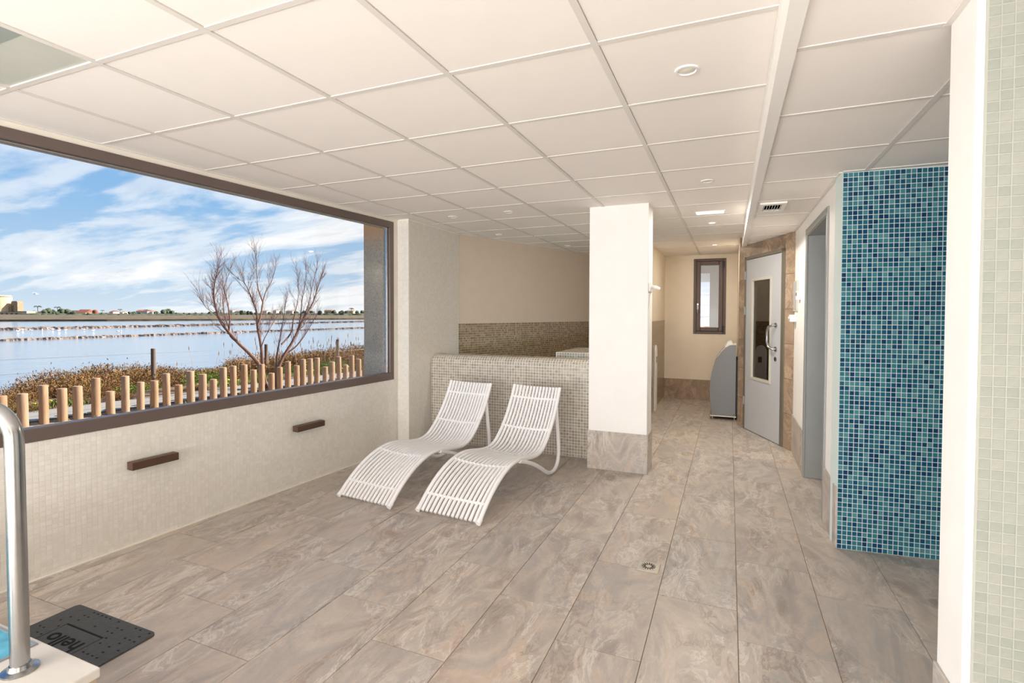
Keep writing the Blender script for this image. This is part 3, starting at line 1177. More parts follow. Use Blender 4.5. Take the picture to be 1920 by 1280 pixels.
# tiles: front face, rounded rim, flat top
TP = .0292
ncol = int((PX0-.012-TX0)/TP)+16
tt = MB()
segs = []
nrow = int((ztop-r)/TP)
for k in range(nrow):
    segs.append(((TY, k*TP), (TY, (k+1)*TP)))
z_a = nrow*TP
arc_pts = []
na = 4
for k in range(na+1):
    a = PI/2*k/na
    arc_pts.append((TY+r-r*math.cos(a), ztop-r+r*math.sin(a)))
arc_pts[0] = (TY, z_a+.001)
for k in range(na):
    segs.append((arc_pts[k], arc_pts[k+1]))
for k in range(5):
    segs.append(((TY+r+k*TP, ztop), (TY+r+(k+1)*TP, ztop)))
R1 = np.random.RandomState(3)
V, Fq, T = [], [], []
for (p, q) in segs:
    p, q = np.array(p), np.array(q)
    d = (q-p)/np.linalg.norm(q-p)
    nrm = np.array([-d[1], d[0]])
    L = np.linalg.norm(q-p)
    for i in range(ncol):
        xa_, xb_ = TX0+i*TP, TX0+(i+1)*TP
        g = .0017
        tl = R1.uniform(-.0005, .0005, 4)
        o = len(V)
        for (x, t_) in ((xa_+g, g), (xb_-g, g), (xb_-g, L-g), (xa_+g, L-g)):
            y, z = p+d*t_+nrm*.0003
            V.append((x, y, z))
        for kk, (x, t_) in enumerate(((xa_+g+.001, g+.001), (xb_-g-.001, g+.001), (xb_-g-.001, L-g-.001), (xa_+g+.001, L-g-.001))):
            y, z = p+d*t_+nrm*(.0015+tl[kk]*.5)
            V.append((x, y, z))
        Fq += [(o+4, o+5, o+6, o+7), (o, o+1, o+5, o+4), (o+1, o+2, o+6, o+5), (o+2, o+3, o+7, o+6), (o+3, o, o+4, o+7)]
        T += [R1.rand()]*5
tt.v, tt.f, tt.t = V, Fq, T
o = tt.build('mosaic_tile', M['tub_tile'], tub, tinted=True)
o['kind'] = 'stuff'
# tub basin: water surface and the raised mosaic seat end
m = MB()
m.prism([(TX0, TY+.25), (-1.05, TY+.25), (-1.05, 7.1), (-2.56, 6.85), (-3.0, 5.62)], .78, .80)
m.build('water', M['pool_blue'], tub)
m = MB()
pr_ = [(-1.78, 0), (-1.78, .93)]
sx0, sx1, sy0, sy1 = -1.76, -.95, 5.42, 6.3
m.prism([(sx0, sy0), (sx1, sy0), (sx1, sy1), (sx0+.1, sy1)], 0, .985)
seat = m.build('raised_end', M['grout_tub'], tub, bevel=.003)
o = mosaic('mosaic_tile', tub, M['tub_tile'], (sx0+.01, sy0+.004, .9855), (1, 0, 0), (0, 1, 0), 27, 29, TP, gap=.005)
o = mosaic('mosaic_tile', tub, M['tub_tile'], (sx0+.01, sy0-.0005, .751), (1, 0, 0), ZT, 27, 8, TP, gap=.005)

# ------------------------------------------------------------------ sun loungers
SEAT = [(0, .018), (.06, .075), (.12, .125), (.20, .18), (.29, .228), (.40, .268), (.50, .287), (.60, .289), (.72, .270), (.84, .250), (.95, .244), (1.05, .268), (1.13, .32), (1.21, .395), (1.28, .475), (1.345, .57), (1.40, .665), (1.435, .735)]
LOOP = [(.60, .278), (.72, .240), (.865, .185), (1.02, .107), (1.10, .062), (1.16, .034), (1.22, .019), (1.28, .018), (1.335, .034), (1.375, .068), (1.397, .12), (1.402, .18), (1.396, .25), (1.382, .34), (1.366, .43), (1.35, .52), (1.345, .57)]


def dense(pts, k=4):
    out = []
    n = len(pts)
    P_ = [np.array(p, float) for p in pts]
    for i in range(n-1):
        p0, p1, p2, p3 = P_[max(i-1, 0)], P_[i], P_[i+1], P_[min(i+2, n-1)]
        for j in range(k):
            t = j/k
            out.append(.5*((2*p1)+(-p0+p2)*t+(2*p0-5*p1+4*p2-p3)*t*t+(-p0+3*p1-3*p2+p3)*t**3))
    out.append(P_[-1])
    return out


seat_c = dense(SEAT, 3)
loop_c = dense(LOOP, 3)
seat_tan = []
for i in range(len(seat_c)):
    d = seat_c[min(i+1, len(seat_c)-1)]-seat_c[max(i-1, 0)]
    seat_tan.append(d/np.linalg.norm(d))


def half_w(s):
    return .252-.022*min(1, max(0, s/1.43))


def sag_pt(i, u):
    """point of the seat surface at curve index i, cross position u in -1..1; the middle hangs lower"""
    p, t = seat_c[i], seat_tan[i]
    nrm = np.array([-t[1], t[0]])
    s_ = p[0]
    amt = .022*min(1, max(0, s_/.3))*(1-u*u)
    q = p-nrm*amt
    return (half_w(s_)*u, q[0], max(q[1], .013))


def make_lounger(loc, rz, label):
    t = thing('sun_lounger', label, 'sun lounger', (0, 0, 0), 0, 'sun loungers in front of the hot tub')
    for sgn in (-1, 1):
        MB().tube([(sgn*half_w(p[0]), p[0], p[1]) for p in seat_c], .016, 10).build('side_rail', M['lounger'], t, smooth=True)
        MB().tube([(sgn*(half_w(p[0])+.004), p[0], p[1]) for p in loop_c], .0165, 10).build('support_loop', M['lounger'], t, smooth=True)
        m = MB()
        m.tube([(sgn*half_w(0), -.012, .014), (sgn*half_w(0), .02, .034)], [.019, .019], 10)
        m.build('foot_cap', M['lounger'], t, smooth=True)
    NS = 13
    for k in range(NS):
        u = -1+2*(k+1)/(NS+1)
        MB().tube([sag_pt(i, u) for i in range(len(seat_c))], .0122, 8).build('slat', M['lounger'], t, smooth=True)
    for s_ in (.10, .43, .90, 1.215, 1.385):
        i = min(range(len(seat_c)), key=lambda q: abs(seat_c[q][0]-s_))
        m = MB()
        m.tube([sag_pt(i, -1+2*q/12) for q in range(13)], .0105, 8)
        m.build('crossbar', M['lounger'], t, smooth=True)
    t.location = loc
    t.rotation_euler = (0, 0, rz)
    return t


l1_ = make_lounger((-2.487, 3.075, 0), -.105, 'white slatted sun lounger standing closer to the window wall')
register(l1_)
l2_ = copy_tree(l1_)
l2_.location = (-1.768, 3.065, 0)
l2_.rotation_euler = (0, 0, -.088)
l2_['label'] = 'white slatted sun lounger standing closer to the white pillar'

# ------------------------------------------------------------------ wall lamps under the window
for (s0, s1, z0, lab) in ((1.925, 2.195, .470, 'dark brown bar wall lamp under the window, near the black doormat'),
                          (3.12, 3.405, .452, 'dark brown bar wall lamp under the window, near the loungers')):
    t = thing('wall_lamp', lab, 'lamp', tuple(WO+WT*((s0+s1)/2*_L)+ZT*z0), 0, 'wall lamps under the big window')
    m = MB()
    wbox(m, s0, s1, .018, .075, z0, z0+.047)
    m.build('housing', M['bronze_lamp'], t, bevel=.003)
    m = MB()
    wbox(m, s0+.05, s1-.05, .002, .02, z0+.008, z0+.039)
    m.build('mount', M['black'], t)
    m = MB()
    wbox(m, s0+.02, s1-.02, .03, .062, z0-.0015, z0+.001)
    m.build('lens', M['lamp_off'], t)

# ------------------------------------------------------------------ floor drain
t = thing('floor_drain', 'small square steel floor drain with radial slots', 'drain', (-.398, 2.915, 0))
m = MB()
m.box(-.456, -.340, 2.857, 2.973, .0005, .003)
fr = m.build('frame', M['steel_worn'], t, bevel=.001)
m = MB()
m.lathe([(.046, .003), (.046, .0042), (.040, .0046), (.001, .0046)], 24, (-.398, 2.915, 0))
gr = m.build('grate', M['steel_worn'], t)
for k in range(16):
    a = 2*PI*k/16
    d = np.array([math.cos(a), math.sin(a), 0])
    n_ = np.array([-d[1], d[0], 0])
    MB().obox((-.398, 2.915, .0046), d, n_, ZT, .017, .039, -.0028, .0028, -.001, .0006).build('slot', M['dark'], gr)

# ------------------------------------------------------------------ doormat reading hello
t = thing('doormat', 'black rubber doormat reading hello beside the pool step', 'doormat', (-2.575, 1.24, 0))
mx0, mx1, my0, my1 = -2.86, -2.29, 1.03, 1.445
pts = []
cr = .022
for (cx, cy, a0) in ((mx1-cr, my0+cr, -PI/2), (mx1-cr, my1-cr, 0), (mx0+cr, my1-cr, PI/2), (mx0+cr, my0+cr, PI)):
    for k in range(5):
        a = a0+PI/2*k/4
        pts.append((cx+cr*math.cos(a), cy+cr*math.sin(a)))
MB().prism(pts, .0005, .012, .003).build('mat', M['rubber'], t)
bx0, bx1, by0, by1 = -2.722, -2.462, 1.135, 1.332
m = MB()
m.box(bx0, bx1, by1-.008, by1, .0118, .0126)
m.box(bx0, bx1, by0, by0+.004, .0118, .0126)
m.box(bx0, bx0+.003, by0, by1, .0118, .0126)
m.box(bx1-.003, bx1, by0, by1, .0118, .0126)
m.build('panel_outline', M['rubber_dark'], t)
fc = bpy.data.curves.new('hello', 'FONT')
fc.body = 'hello'
fc.size = .118
fc.extrude = .0006
fc.offset = .0018
fc.align_x = 'CENTER'
tmp = bpy.data.objects.new('hello', fc)
COL.objects.link(tmp)
tmp.scale = (.92, 1.15, 1)
bpy.context.view_layer.update()
dg = bpy.context.evaluated_depsgraph_get()
me = bpy.data.meshes.new_from_object(tmp.evaluated_get(dg))
bpy.data.objects.remove(tmp)
me.materials.clear()
me.materials.append(M['rubber_dark'])
lt = bpy.data.objects.new('lettering', me)
COL.objects.link(lt)
lt.parent = t
lt.rotation_euler = (0, 0, PI)
lt.scale = (.92, .82, 1)
lt.location = (-2.59+2.575, 1.276-1.24, .0124)
m = MB()
for i in range(18):
    for j in range(13):
        x, y = mx0+.03+i*.0305+(.015 if j % 2 else 0), my0+.025+j*.031
        if rng.random() < .45 or (bx0-.015 < x < bx1+.012 and by0-.012 < y < by1+.012) or x > mx1-.02:
            continue
        m.box(x-.005, x+.005, y-.0035, y+.0035, .0118, .0124)
o = m.build('dimple', M['rubber_dark'], t)
o['kind'] = 'stuff'

# ------------------------------------------------------------------ pool step and handrail in the near corner
t = thing('pool_step', 'pale stone pool step under the steel handrail', 'step', (-2.3, .5, 0))
zt = .42
m = MB()
m.box(-3.1, -1.613, -.6, .853, 0, zt-.028)
m.build('block', M['coping_side'], t)
m = MB()
m.box(-3.1, -1.606, -.6, .86, zt-.028, zt)
m.build('coping', M['coping'], t, bevel=.004)
m = MB()
m.prism([(-3.02, -.5), (-1.895, -.5), (-1.895, .838), (-3.02, .838)], zt, zt+.003)
o = m.build('water', M['pool_blue'], t)
o['label'] = 'blue pool water'
m = MB()
m.box(-1.895, -1.886, -.5, .847, zt, zt+.004)
m.box(-3.02, -1.895, .838, .847, zt, zt+.004)
m.build('edge_strip', M['grey_metal'], t)
t = thing('handrail', 'polished steel handrail bent over the pool step', 'handrail', (-1.795, .765, zt))
hx, hy = -1.795, .765
zp = 1.142
path = [(hx, hy, zt+.001), (hx-.004, hy, .8), (hx-.008, hy, zp-.10)]
rr = .085
dx, dy = -.97, -.24
for k in range(1, 9):
    a = PI/2*k/8
    path.append((hx-.008+dx*rr*(1-math.cos(a)), hy+dy*rr*(1-math.cos(a)), zp-rr+rr*math.sin(a)))
path += [(hx+dx*.35, hy+dy*.35, zp-.02), (hx+dx*.62, hy+dy*.62, zp-.05)]
ex, ey = hx+dx*.62, hy+dy*.62
for k in range(1, 7):
    a = PI/2*k/6
    path.append((ex+dx*.085*math.sin(a), ey+dy*.085*math.sin(a), zp-.05-.085*(1-math.cos(a))))
path.append((ex+dx*.085, ey+dy*.085, zt+.001))
MB().tube(path, .0215, 16).build('rail', M['steel'], t, smooth=True)
for fx, fy in ((hx, hy), (ex+dx*.085, ey+dy*.085)):
    MB().lathe([(.042, .0005), (.042, .005), (.028, .009), (.024, .02)], 20, (fx, fy, zt)).build('base_flange', M['steel'], t, smooth=True)

# ------------------------------------------------------------------ ceiling lamps and vent
spots = [(-.166, 2.161, 'round recessed downlight nearest over the open floor'),
         (-.159, 4.00, 'round recessed downlight in the panel row before the bright bar lamp'),
         (-.18, 5.84, 'round recessed downlight just past the bright bar lamp'),
         (-.20, 7.70, 'round recessed downlight near the narrow window'),
         (-2.554, 4.53, 'round recessed downlight nearest the mosaic corner pier'),
         (-1.939, 4.51, 'round recessed downlight over the hot tub front, nearer the pillar'),
         (-2.598, 5.75, 'round recessed downlight over the hot tub, by the alcove wall'),
         (-2.12, 7.06, 'round recessed downlight deepest over the hot tub')]
pt = None
for (x, y, lab) in spots:
    t = thing('downlight', lab, 'downlight', (x, y, ZL), 0, 'recessed downlights in the white ceiling')
    MB().lathe([(.045, .003), (.047, .0), (.045, -.005), (.036, -.006), (.033, -.002), (.033, .003)], 24, (x, y, ZL+.004)).build('trim_ring', M['white_plastic'], t, smooth=True)
    lit = x > -.5 and y > 5
    MB().lathe([(.033, -.0005), (.028, -.003), (.001, -.0045)], 20, (x, y, ZL+.004)).build('lens', M['lamp_on'] if lit else M['lamp_off'], t, smooth=True)
    if lit:
        lamp('downlight_glow', 'AREA', 7, (1.0, .92, .80), (x, y, ZL-.004), (0, 0, -1), (.05, .05))
t = thing('ceiling_light', 'lit rectangular bar lamp in the ceiling before the corridor', 'ceiling light', (-.18, 5.225, ZL))
MB().box(-.315, -.045, 5.165, 5.285, ZL-.002, ZL+.006).build('frame', M['white_plastic'], t, bevel=.002)
MB().box(-.300, -.06, 5.178, 5.272, ZL-.006, ZL-.001).build('diffuser', M['lamp_on'], t, bevel=.001)
lamp('bar_lamp_light', 'AREA', 20, (1.0, .93, .84), (-.18, 5.225, ZL-.008), (0, 0, -1), (.23, .09))
t = thing('air_vent', 'white ceiling air vent with dark slots over the corridor', 'vent', (.295, 4.55, ZR))
m = MB()
vx0, vx1, vy0, vy1 = .205, .39, 4.365, 4.71
for a in ((vx0, vx1, vy0, vy0+.055), (vx0, vx1, vy1-.055, vy1), (vx0, vx0+.03, vy0+.055, vy1-.055), (vx1-.03, vx1, vy0+.055, vy1-.055)):
    m.box(a[0], a[1], a[2], a[3], ZR-.010, ZR+.006)
m.build('frame', M['trim_white'], t, bevel=.002)
MB().box(vx0+.025, vx1-.025, vy0+.05, vy1-.05, ZR+.004, ZR+.006).build('duct', M['dark'], t)
for k in range(7):
    x = vx0+.037+k*.0188
    MB().obox((x, 0, ZR-.003), (1, 0, .0), (0, 1, 0), (.35, 0, 1), -.0018, .0018, vy0+.055, vy1-.055, -.006, .008).build('slat', M['trim_white'], t)

# ------------------------------------------------------------------ corridor fittings
t = thing('notice_panel', 'thin grey notice panel high on the white corridor wall', 'panel', (XC, 5.85, 1.44))
MB().box(XC-.012, XC-.001, 5.69, 6.0, 1.44, 1.742).build('plate', M['bead'], t, bevel=.002)
MB().box(XC-.014, XC-.012, 5.71, 5.98, 1.46, 1.722).build('sheet', M['grey_door'], t)
t = thing('wall_thermostat', 'small white thermostat between grey panel and doorway', 'thermostat', (XC, 5.55, 1.55))
MB().box(XC-.03, XC-.001, 5.50, 5.60, 1.545, 1.63).build('body', M['white_plastic'], t, bevel=.004)
MB().box(XC-.032, XC-.03, 5.52, 5.58, 1.585, 1.615).build('display', M['led'], t)
t = thing('control_box', 'white control box on the corridor wall below the grey panel', 'box', (XC, 5.87, 1.34))
MB().box(XC-.055, XC-.001, 5.80, 5.93, 1.335, 1.405).build('body', M['white_plastic'], t, bevel=.004)
MB().tube([(XC-.055, 5.865, 1.37), (XC-.068, 5.865, 1.37)], .018, 12).build('knob', M['bead'], t, smooth=True)
t = thing('wall_bracket', 'white wall bracket on the shaded side of the pillar', 'bracket', (PX1, 4.72, 1.62))
m = MB()
m.box(PX1+.0005, PX1+.010, 4.615, 4.80, 1.605, 1.682)
m.build('plate', M['white_plastic'], t, bevel=.002)
m = MB()
m.tube([(PX1+.006, 4.74, 1.648), (PX1+.05, 4.74, 1.645), (PX1+.085, 4.74, 1.632)], [.017, .017, .011], 10)
m.build('arm', M['white_plastic'], t, smooth=True)

# curved grey machine standing at the corridor end
t = thing('curved_machine', 'grey machine with curved front standing below the narrow window', 'machine', (-.07, 7.75, 0))
prof = [(-.20, .055), (-.219, .14), (-.232, .30), (-.234, .42), (-.228, .52), (-.212, .62), (-.188, .72), (-.152, .81), (-.10, .893), (-.045, .955), (.005, .992), (.03, .998), (.088, .998), (.088, .055)]
m = MB()
m.extrude([(x, 7.42, z) for x, z in prof], (0, .022, 0))
m.build('side_panel', M['machine_grey'], t, bevel=.002)
m = MB()
m.extrude([(x, 8.06, z) for x, z in prof], (0, .022, 0))
m.build('side_panel', M['machine_grey'], t, bevel=.002)
fr_ = [(x*1.0+.004, z-.004) for x, z in prof[:-2]]
out = [(x+.004, 7.442, z-.002) for x, z in prof[:-1]]
inn = [(min(x+.03, .08), 7.442, z-.03) for x, z in prof[:-1]]
m = MB()
m.extrude(out+inn[::-1], (0, .618, 0))
m.build('front_panel', M['machine_white'], t)
m = MB()
m.extrude([(-.06, 7.6, .95), (-.02, 7.6, 1.03), (.03, 7.6, 1.045), (.06, 7.6, .99)], (0, .32, 0))
m.build('top_hood', M['machine_white'], t, bevel=.006)
MB().box(.088, .113, 7.43, 8.07, .055, .80).build('back_unit', M['black'], t, bevel=.006)
MB().box(-.228, .10, 7.40, 8.09, .038, .055).build('tray', M['steel_worn'], t, bevel=.003)
for (x, y) in ((-.195, 7.44), (.075, 7.44), (-.195, 8.04), (.075, 8.04)):
    MB().lathe([(.012, 0), (.012, .006), (.006, .008), (.006, .038)], 10, (x, y, .0)).build('leg', M['steel_worn'], t)
m = MB()
m.tube([(.07, 7.418, .075), (.07, 7.4195, .075)], .006, 10)
m.build('screw', M['black'], t)

# white pedestal opposite the door, mostly hidden by the pillar
t = thing('white_pedestal', 'white round topped pedestal with small display past the pillar', 'pedestal', (-.9, 7.76, 0))
pts = [(-.998, 0), (-.87, 0), (-.87, .60)]
pf = [(7.665, 0), (7.855, 0), (7.855, .86)]+[(7.76+.095*math.cos(a), .86+.095*math.sin(a)) for a in [PI*k/10 for k in range(1, 10)]]+[(7.665, .86)]
m = MB()
m.extrude([(-.9975, y, z) for y, z in pf], (.024, 0, 0))
m.build('body', M['white_plastic'], t, bevel=.008)
MB().box(-.9735, -.970, 7.735, 7.80, .70, .785).build('display', M['led'], t)

# ================================================================== outside
def ray(px, py):
    return FW+RT*(px-960)/F_PX-UP*(py-PPY)/F_PX


def on_z(px, py, z=0.0):
    d = ray(px, py)
    return EYE+d*(z-CAM_H)/d[2]


def at_w(px, py, w):
    return EYE+ray(px, py)*w


# bollard line and everything parallel to it
BL0, BL1 = np.array([-8.15, 3.0]), np.array([-7.3, 9.6])
BD = (BL1-BL0)/np.linalg.norm(BL1-BL0)
BNR = np.array([-BD[1], BD[0]])          # away from the building


def bl(s, d, z=0.0):
    p = BL0+BD*s+BNR*d
    return np.array([p[0], p[1], z])


def ground_z(d):
    """height of the bank at distance d beyond the bollards"""
    if d < 1.5:
        return 0.0
    return -1.32*min(1.0, ((d-1.5)/12.5))**.9


def strip(name, mat, d0, d1, z0, z1, s0=-9, s1=60, label=None, cat=None):
    m = MB()
    m.extrude([bl(s0, d0, z0), bl(s0, d1, z0), bl(s0, d1, z1), bl(s0, d0, z1)], np.append(BD*(s1-s0), 0))
    return struct(m.build(name, mat), label, cat)


m = MB()
n1_, n2_ = 70, 34
vs = []
for i in range(n1_):
    s_ = -10+75*i/(n1_-1)
    for j in range(n2_):
        d = 1.02+15*j/(n2_-1)
        vs.append(bl(s_, d, ground_z(d)+(.05*math.sin(s_*1.7+d)+.04*math.sin(d*2.3-s_*.9) if d > 1.6 else 0)-.004))
fs = [(i*n2_+j, i*n2_+j+1, (i+1)*n2_+j+1, (i+1)*n2_+j) for i in range(n1_-1) for j in range(n2_-1)]
m.add(vs, fs)
struct(m.build('ground_bank', M['soil'], smooth=True), 'brown earth bank sloping down to the lagoon', 'ground')
m = MB()
m.prism([(-3.55, -6), tuple(bl(-9, .22)[:2]), tuple(bl(60, .22)[:2]), (-3.0, 64), (-3.2, 6)], -.35, -.02)
struct(m.build('ground_gravel', M['gravel']), 'strip of tan gravel between building and bollards', 'ground')
strip('path', M['path'], .22, 1.06, -.3, 0.0, label='pale concrete path beyond the bollards', cat='path')
strip('path_kerb', M['path'], .55, .60, -.02, .012, label='pale joint running along the concrete path', cat='path')

WZ = -1.2
m = MB()
m.prism([(-18, -250), (-18, 700), (-1800, 2600), (-2600, -900)], WZ-.3, WZ)
struct(m.build('lagoon_water', M['water']), 'calm pale lagoon water beyond the bank', 'water')


def causeway(name, p0, p1, wd, h, label):
    p0, p1 = np.array(p0), np.array(p1)
    d = p1-p0
    L = np.linalg.norm(d)
    d /= L
    nn = np.array([-d[1], d[0], 0])
    m = MB()
    k = 900
    vs = []
    for i in range(k+1):
        c = p0+d*L*i/k
        hh = h*(.6+.3*rng.random()+.25*math.sin(i*.21)**2)
        w_ = wd*(.8+.4*rng.random())
        for q, zz in ((-w_, -.2), (-w_*.55, hh*.9), (0, hh), (w_*.55, hh*.85), (w_, -.2)):
            vs.append(c+nn*(q+rng.uniform(-.25, .25)*wd)+ZT*(zz+(rng.uniform(-.3, .3)*h if zz > 0 else 0)))
    fs = [(i*5+j, i*5+j+1, (i+1)*5+j+1, (i+1)*5+j) for i in range(k) for j in range(4)]
    m.add(vs, fs)
    return struct(m.build(name, M['causeway']), label, 'causeway')


def ext(pa, pb, z, a=.6, b=.6):
    p, q = on_z(*pa, z), on_z(*pb, z)
    return p-(q-p)*a, q+(q-p)*b


p, q = ext((0, 638.5), (693, 614.5), WZ, .6, 1.2)
causeway('causeway', p, q, .8, .17, 'nearer low stony causeway across the lagoon')
p, q = ext((0, 618.5), (693, 603), WZ, .5, 1.0)
causeway('causeway', p, q, 1.7, .30, 'farther low stony causeway across the lagoon')

# far shore
m = MB()
lp = [on_z(x, y, WZ+.2) for x, y in ((-400, 601), (0, 601), (200, 600.5), (400, 599.5), (700, 597.5), (1000, 596))]
far = [np.array([q_[0], q_[1], 0])*9 for q_ in lp]
vs = []
for a, b in zip(lp, far):
    vs += [(a[0], a[1], WZ-.1), (a[0], a[1], WZ+.5), (a[0]*1.12, a[1]*1.12, WZ+1.0), (b[0], b[1], WZ+1.2)]
fs = []
for i in range(len(lp)-1):
    for j in range(3):
        fs.append((i*4+j, i*4+j+1, (i+1)*4+j+1, (i+1)*4+j))
m.add(vs, fs)
struct(m.build('far_shore', M['scrub_land']), 'flat brown scrub land on the far shore', 'ground')

FZ = WZ+.9
W_FAR = 330.0


def far_at(px, w=W_FAR):
    d = ray(px, 590)
    p_ = EYE+d*w
    return np.array([p_[0], p_[1], FZ])


FR, FD = np.array([RT[0], RT[1], 0]), np.array([FW[0], FW[1], 0])
PXM = W_FAR/F_PX                          # metres per pixel at that distance


def fbox(m, px0, px1, h0, h1, depth=8, w=W_FAR):
    c = far_at((px0+px1)/2, w)
    hw = (px1-px0)/2*w/F_PX
    return m.obox(c, FR, FD, ZT, -hw, hw, 0, depth, h0, h1)


t = thing('silo', 'large cream cylindrical silo on the far shore', 'silo', tuple(far_at(0)))
c = far_at(-2)
MB().lathe([(6.4, -1), (6.4, 11.6), (6.0, 12.2), (.1, 12.4)], 28, tuple(c)).build('drum', M['far_wall'], t, smooth=True)
MB().lathe([(6.5, 11.2), (6.5, 11.7)], 28, tuple(c)).build('rim', M['far_stone'], t)
t = thing('stone_tower', 'square stone tower beside the cream silo', 'tower', tuple(far_at(26)))
m = MB(); fbox(m, 21, 33, -1, 8.0, 4); m.build('shaft', M['far_stone'], t)
m = MB(); fbox(m, 18, 26, -1, 6.0, 3); m.build('annex', M['far_stone'], t)
m = MB(); fbox(m, 22, 32, 8.0, 8.6, 4); m.build('parapet', M['far_stone'], t)
t = thing('boundary_building', 'low cream building at the foot of the silo', 'building', tuple(far_at(20, 318)))
m = MB(); fbox(m, -30, 33, -1, 1.5, 6, 318); m.build('wall', M['far_wall'], t)
m = MB(); fbox(m, 33, 50, -1, 2.2, 6, 318); m.build('wing', M['far_wall'], t)
m = MB(); fbox(m, -30, 33, 1.5, 1.8, 6, 318); m.build('roof', M['far_stone'], t)
for q in range(4):
    m = MB(); fbox(m, 2+q*9, 5+q*9, .1, .9, .4, 317.8); m.build('window', M['far_dark'], t)
t = thing('red_roof_barn', 'barn with red brown roof on the far shore', 'barn', tuple(far_at(150)))
m = MB(); fbox(m, 141, 160, -1, 1.2, 7); m.build('wall', M['far_wall'], t)
c = far_at(150.5)
m = MB()
m.extrude([c+FR*-3.3+ZT*1.2, c+FR*-3.3+FD*8+ZT*1.2, c+FR*-3.3+FD*4+ZT*3.4], FR*6.6)
m.build('roof', M['far_red'], t)
for q in (144, 150, 156):
    m = MB(); fbox(m, q-1, q+1, -.2, .8, .3, W_FAR-.2); m.build('door', M['far_dark'], t)
t = thing('dark_shed', 'dark shed adjoining the red roofed barn', 'shed', tuple(far_at(131)))
m = MB(); fbox(m, 123, 140, -1, .8, 7); m.build('wall', M['far_dark'], t)
c = far_at(131.5)
m = MB()
m.extrude([c+FR*-3.1+ZT*.8, c+FR*-3.1+FD*8+ZT*.8, c+FR*-3.1+FD*5+ZT*2.8], FR*6.0)
m.build('roof', M['far_dark'], t)
t = thing('round_mill', 'stub of a round reddish mill tower', 'mill', tuple(far_at(178.5)))
MB().lathe([(1.6, -1), (1.45, 2.2), (1.3, 2.9), (.2, 3.3)], 14, tuple(far_at(178.5))).build('tower', M['far_red'], t)
MB().box(*[v for k in range(3) for v in ((far_at(178.5)+np.array([.8, -1.6, .2]))[k]-.3, (far_at(178.5)+np.array([.8, -1.6, .2]))[k]+.3)]).build('door', M['far_dark'], t)
houses = [(72, 80, 1.4, 0), (205, 212, 1.3, 1), (224, 230, .9, 0), (255, 276, 1.8, 1), (280, 286, 1.3, 0), (428, 436, 2.8, 0), (440, 452, 2.0, 0), (492, 500, 2.4, 0), (512, 518, 2.8, 0), (536, 548, 2.4, 0), (608, 622, 3.0, 2), (650, 662, 2.6, 2)]
desc = ['small white far house beside the stone tower palms', 'low red roofed far house past the mill', 'tiny white far house past the mill', 'long red roofed far house before the dark tree clump', 'white far house before the dark tree clump', 'white far house behind the first branch of bare tree', 'wide white far house behind the bare tree', 'white far house behind the middle of the bare tree', 'tall white far house right behind the bare tree', 'wide cream far house seen through the bare branches', 'pale far block just past the bare tree', 'pale far block nearest the concrete pier']
for (a, b, h, kind), lab in zip(houses, desc):
    w = 420 if a > 400 else 345
    t = thing('far_house', lab, 'house', tuple(far_at((a+b)/2, w)), 0, 'houses on the far shore')
    m = MB(); fbox(m, a, b, -1, h+.6, 6, w); m.build('wall', M['far_white'] if kind != 2 else M['far_wall'], t)
    c = far_at((a+b)/2, w)
    hw = (b-a)/2*w/F_PX
    m = MB()
    m.extrude([c-FR*hw*1.05+ZT*(h+.6)-FD*.3, c-FR*hw*1.05+FD*6.3+ZT*(h+.6), c-FR*hw*1.05+FD*3+ZT*(h+1.5)], FR*hw*2.1)
    m.build('roof', M['far_red'] if kind == 1 else M['far_stone'], t)
    m = MB()
    m.obox(c, FR, FD, ZT, -hw*.5, -hw*.1, -.1, .1, h*.2, h*.7)
    m.build('window', M['far_dark'], t)


def crown_mesh(name, n=7):
    m = MB()
    for k in range(n):
        a = rng.uniform(0, 2*PI)
        q = rng.uniform(0, .55)
        m.ellipsoid((q*math.cos(a), q*math.sin(a)*.6, .45+rng.uniform(-.1, .3)), (rng.uniform(.35, .6),)*2+(rng.uniform(.3, .5),), 8, 6, .35)
    return m.mesh(name, M['far_green'], smooth=True)


crowns = [crown_mesh('crown') for _ in range(4)]
trunk_me = MB().tube([(0, 0, -.6), (0, 0, .4)], .06, 6).mesh('trunk', M['bark'])
tl = [(55, 1.6), (62, 2.2), (83, 2.6), (92, 3.2), (98, 3.0), (104, 2.6), (112, 3.4), (117, 2.8), (128, 3.0), (136, 2.6), (166, 1.4), (192, 1.3), (200, 1.2), (236, 1.5), (244, 1.8), (250, 1.8), (262, 1.7), (293, 2.2), (306, 3.6), (313, 3.0), (322, 2.6), (332, 1.6), (346, 1.5), (356, 1.5), (366, 1.6), (380, 1.8), (392, 1.9), (402, 1.7), (415, 1.6), (455, 2.8), (464, 2.6), (472, 2.2), (480, 2.0), (505, 2.0), (526, 2.2), (556, 2.4), (570, 2.4), (585, 2.6), (600, 2.6), (627, 3.2), (640, 3.0), (649, 2.8), (670, 2.6), (681, 3.0), (690, 2.6)]
for k, (px, h) in enumerate(tl):
    w = 310+rng.uniform(-15, 25) if px < 400 else 380+rng.uniform(-20, 20)
    p_ = far_at(px, w)
    t = thing('far_tree', f'small dark green tree on the far shore, {ordinal(k+1)} along the tree line from the silo', 'tree', tuple(p_), rng.uniform(0, 6), 'trees on the far shore')
    hh = h*w/330*(.85+.3*rng.random())
    for me_, nm in ((crowns[k % 4], 'crown'), (trunk_me, 'trunk')):
        o = bpy.data.objects.new(nm, me_)
        COL.objects.link(o)
        o.parent = t
        o.scale = (hh*.85, hh*.85, hh)


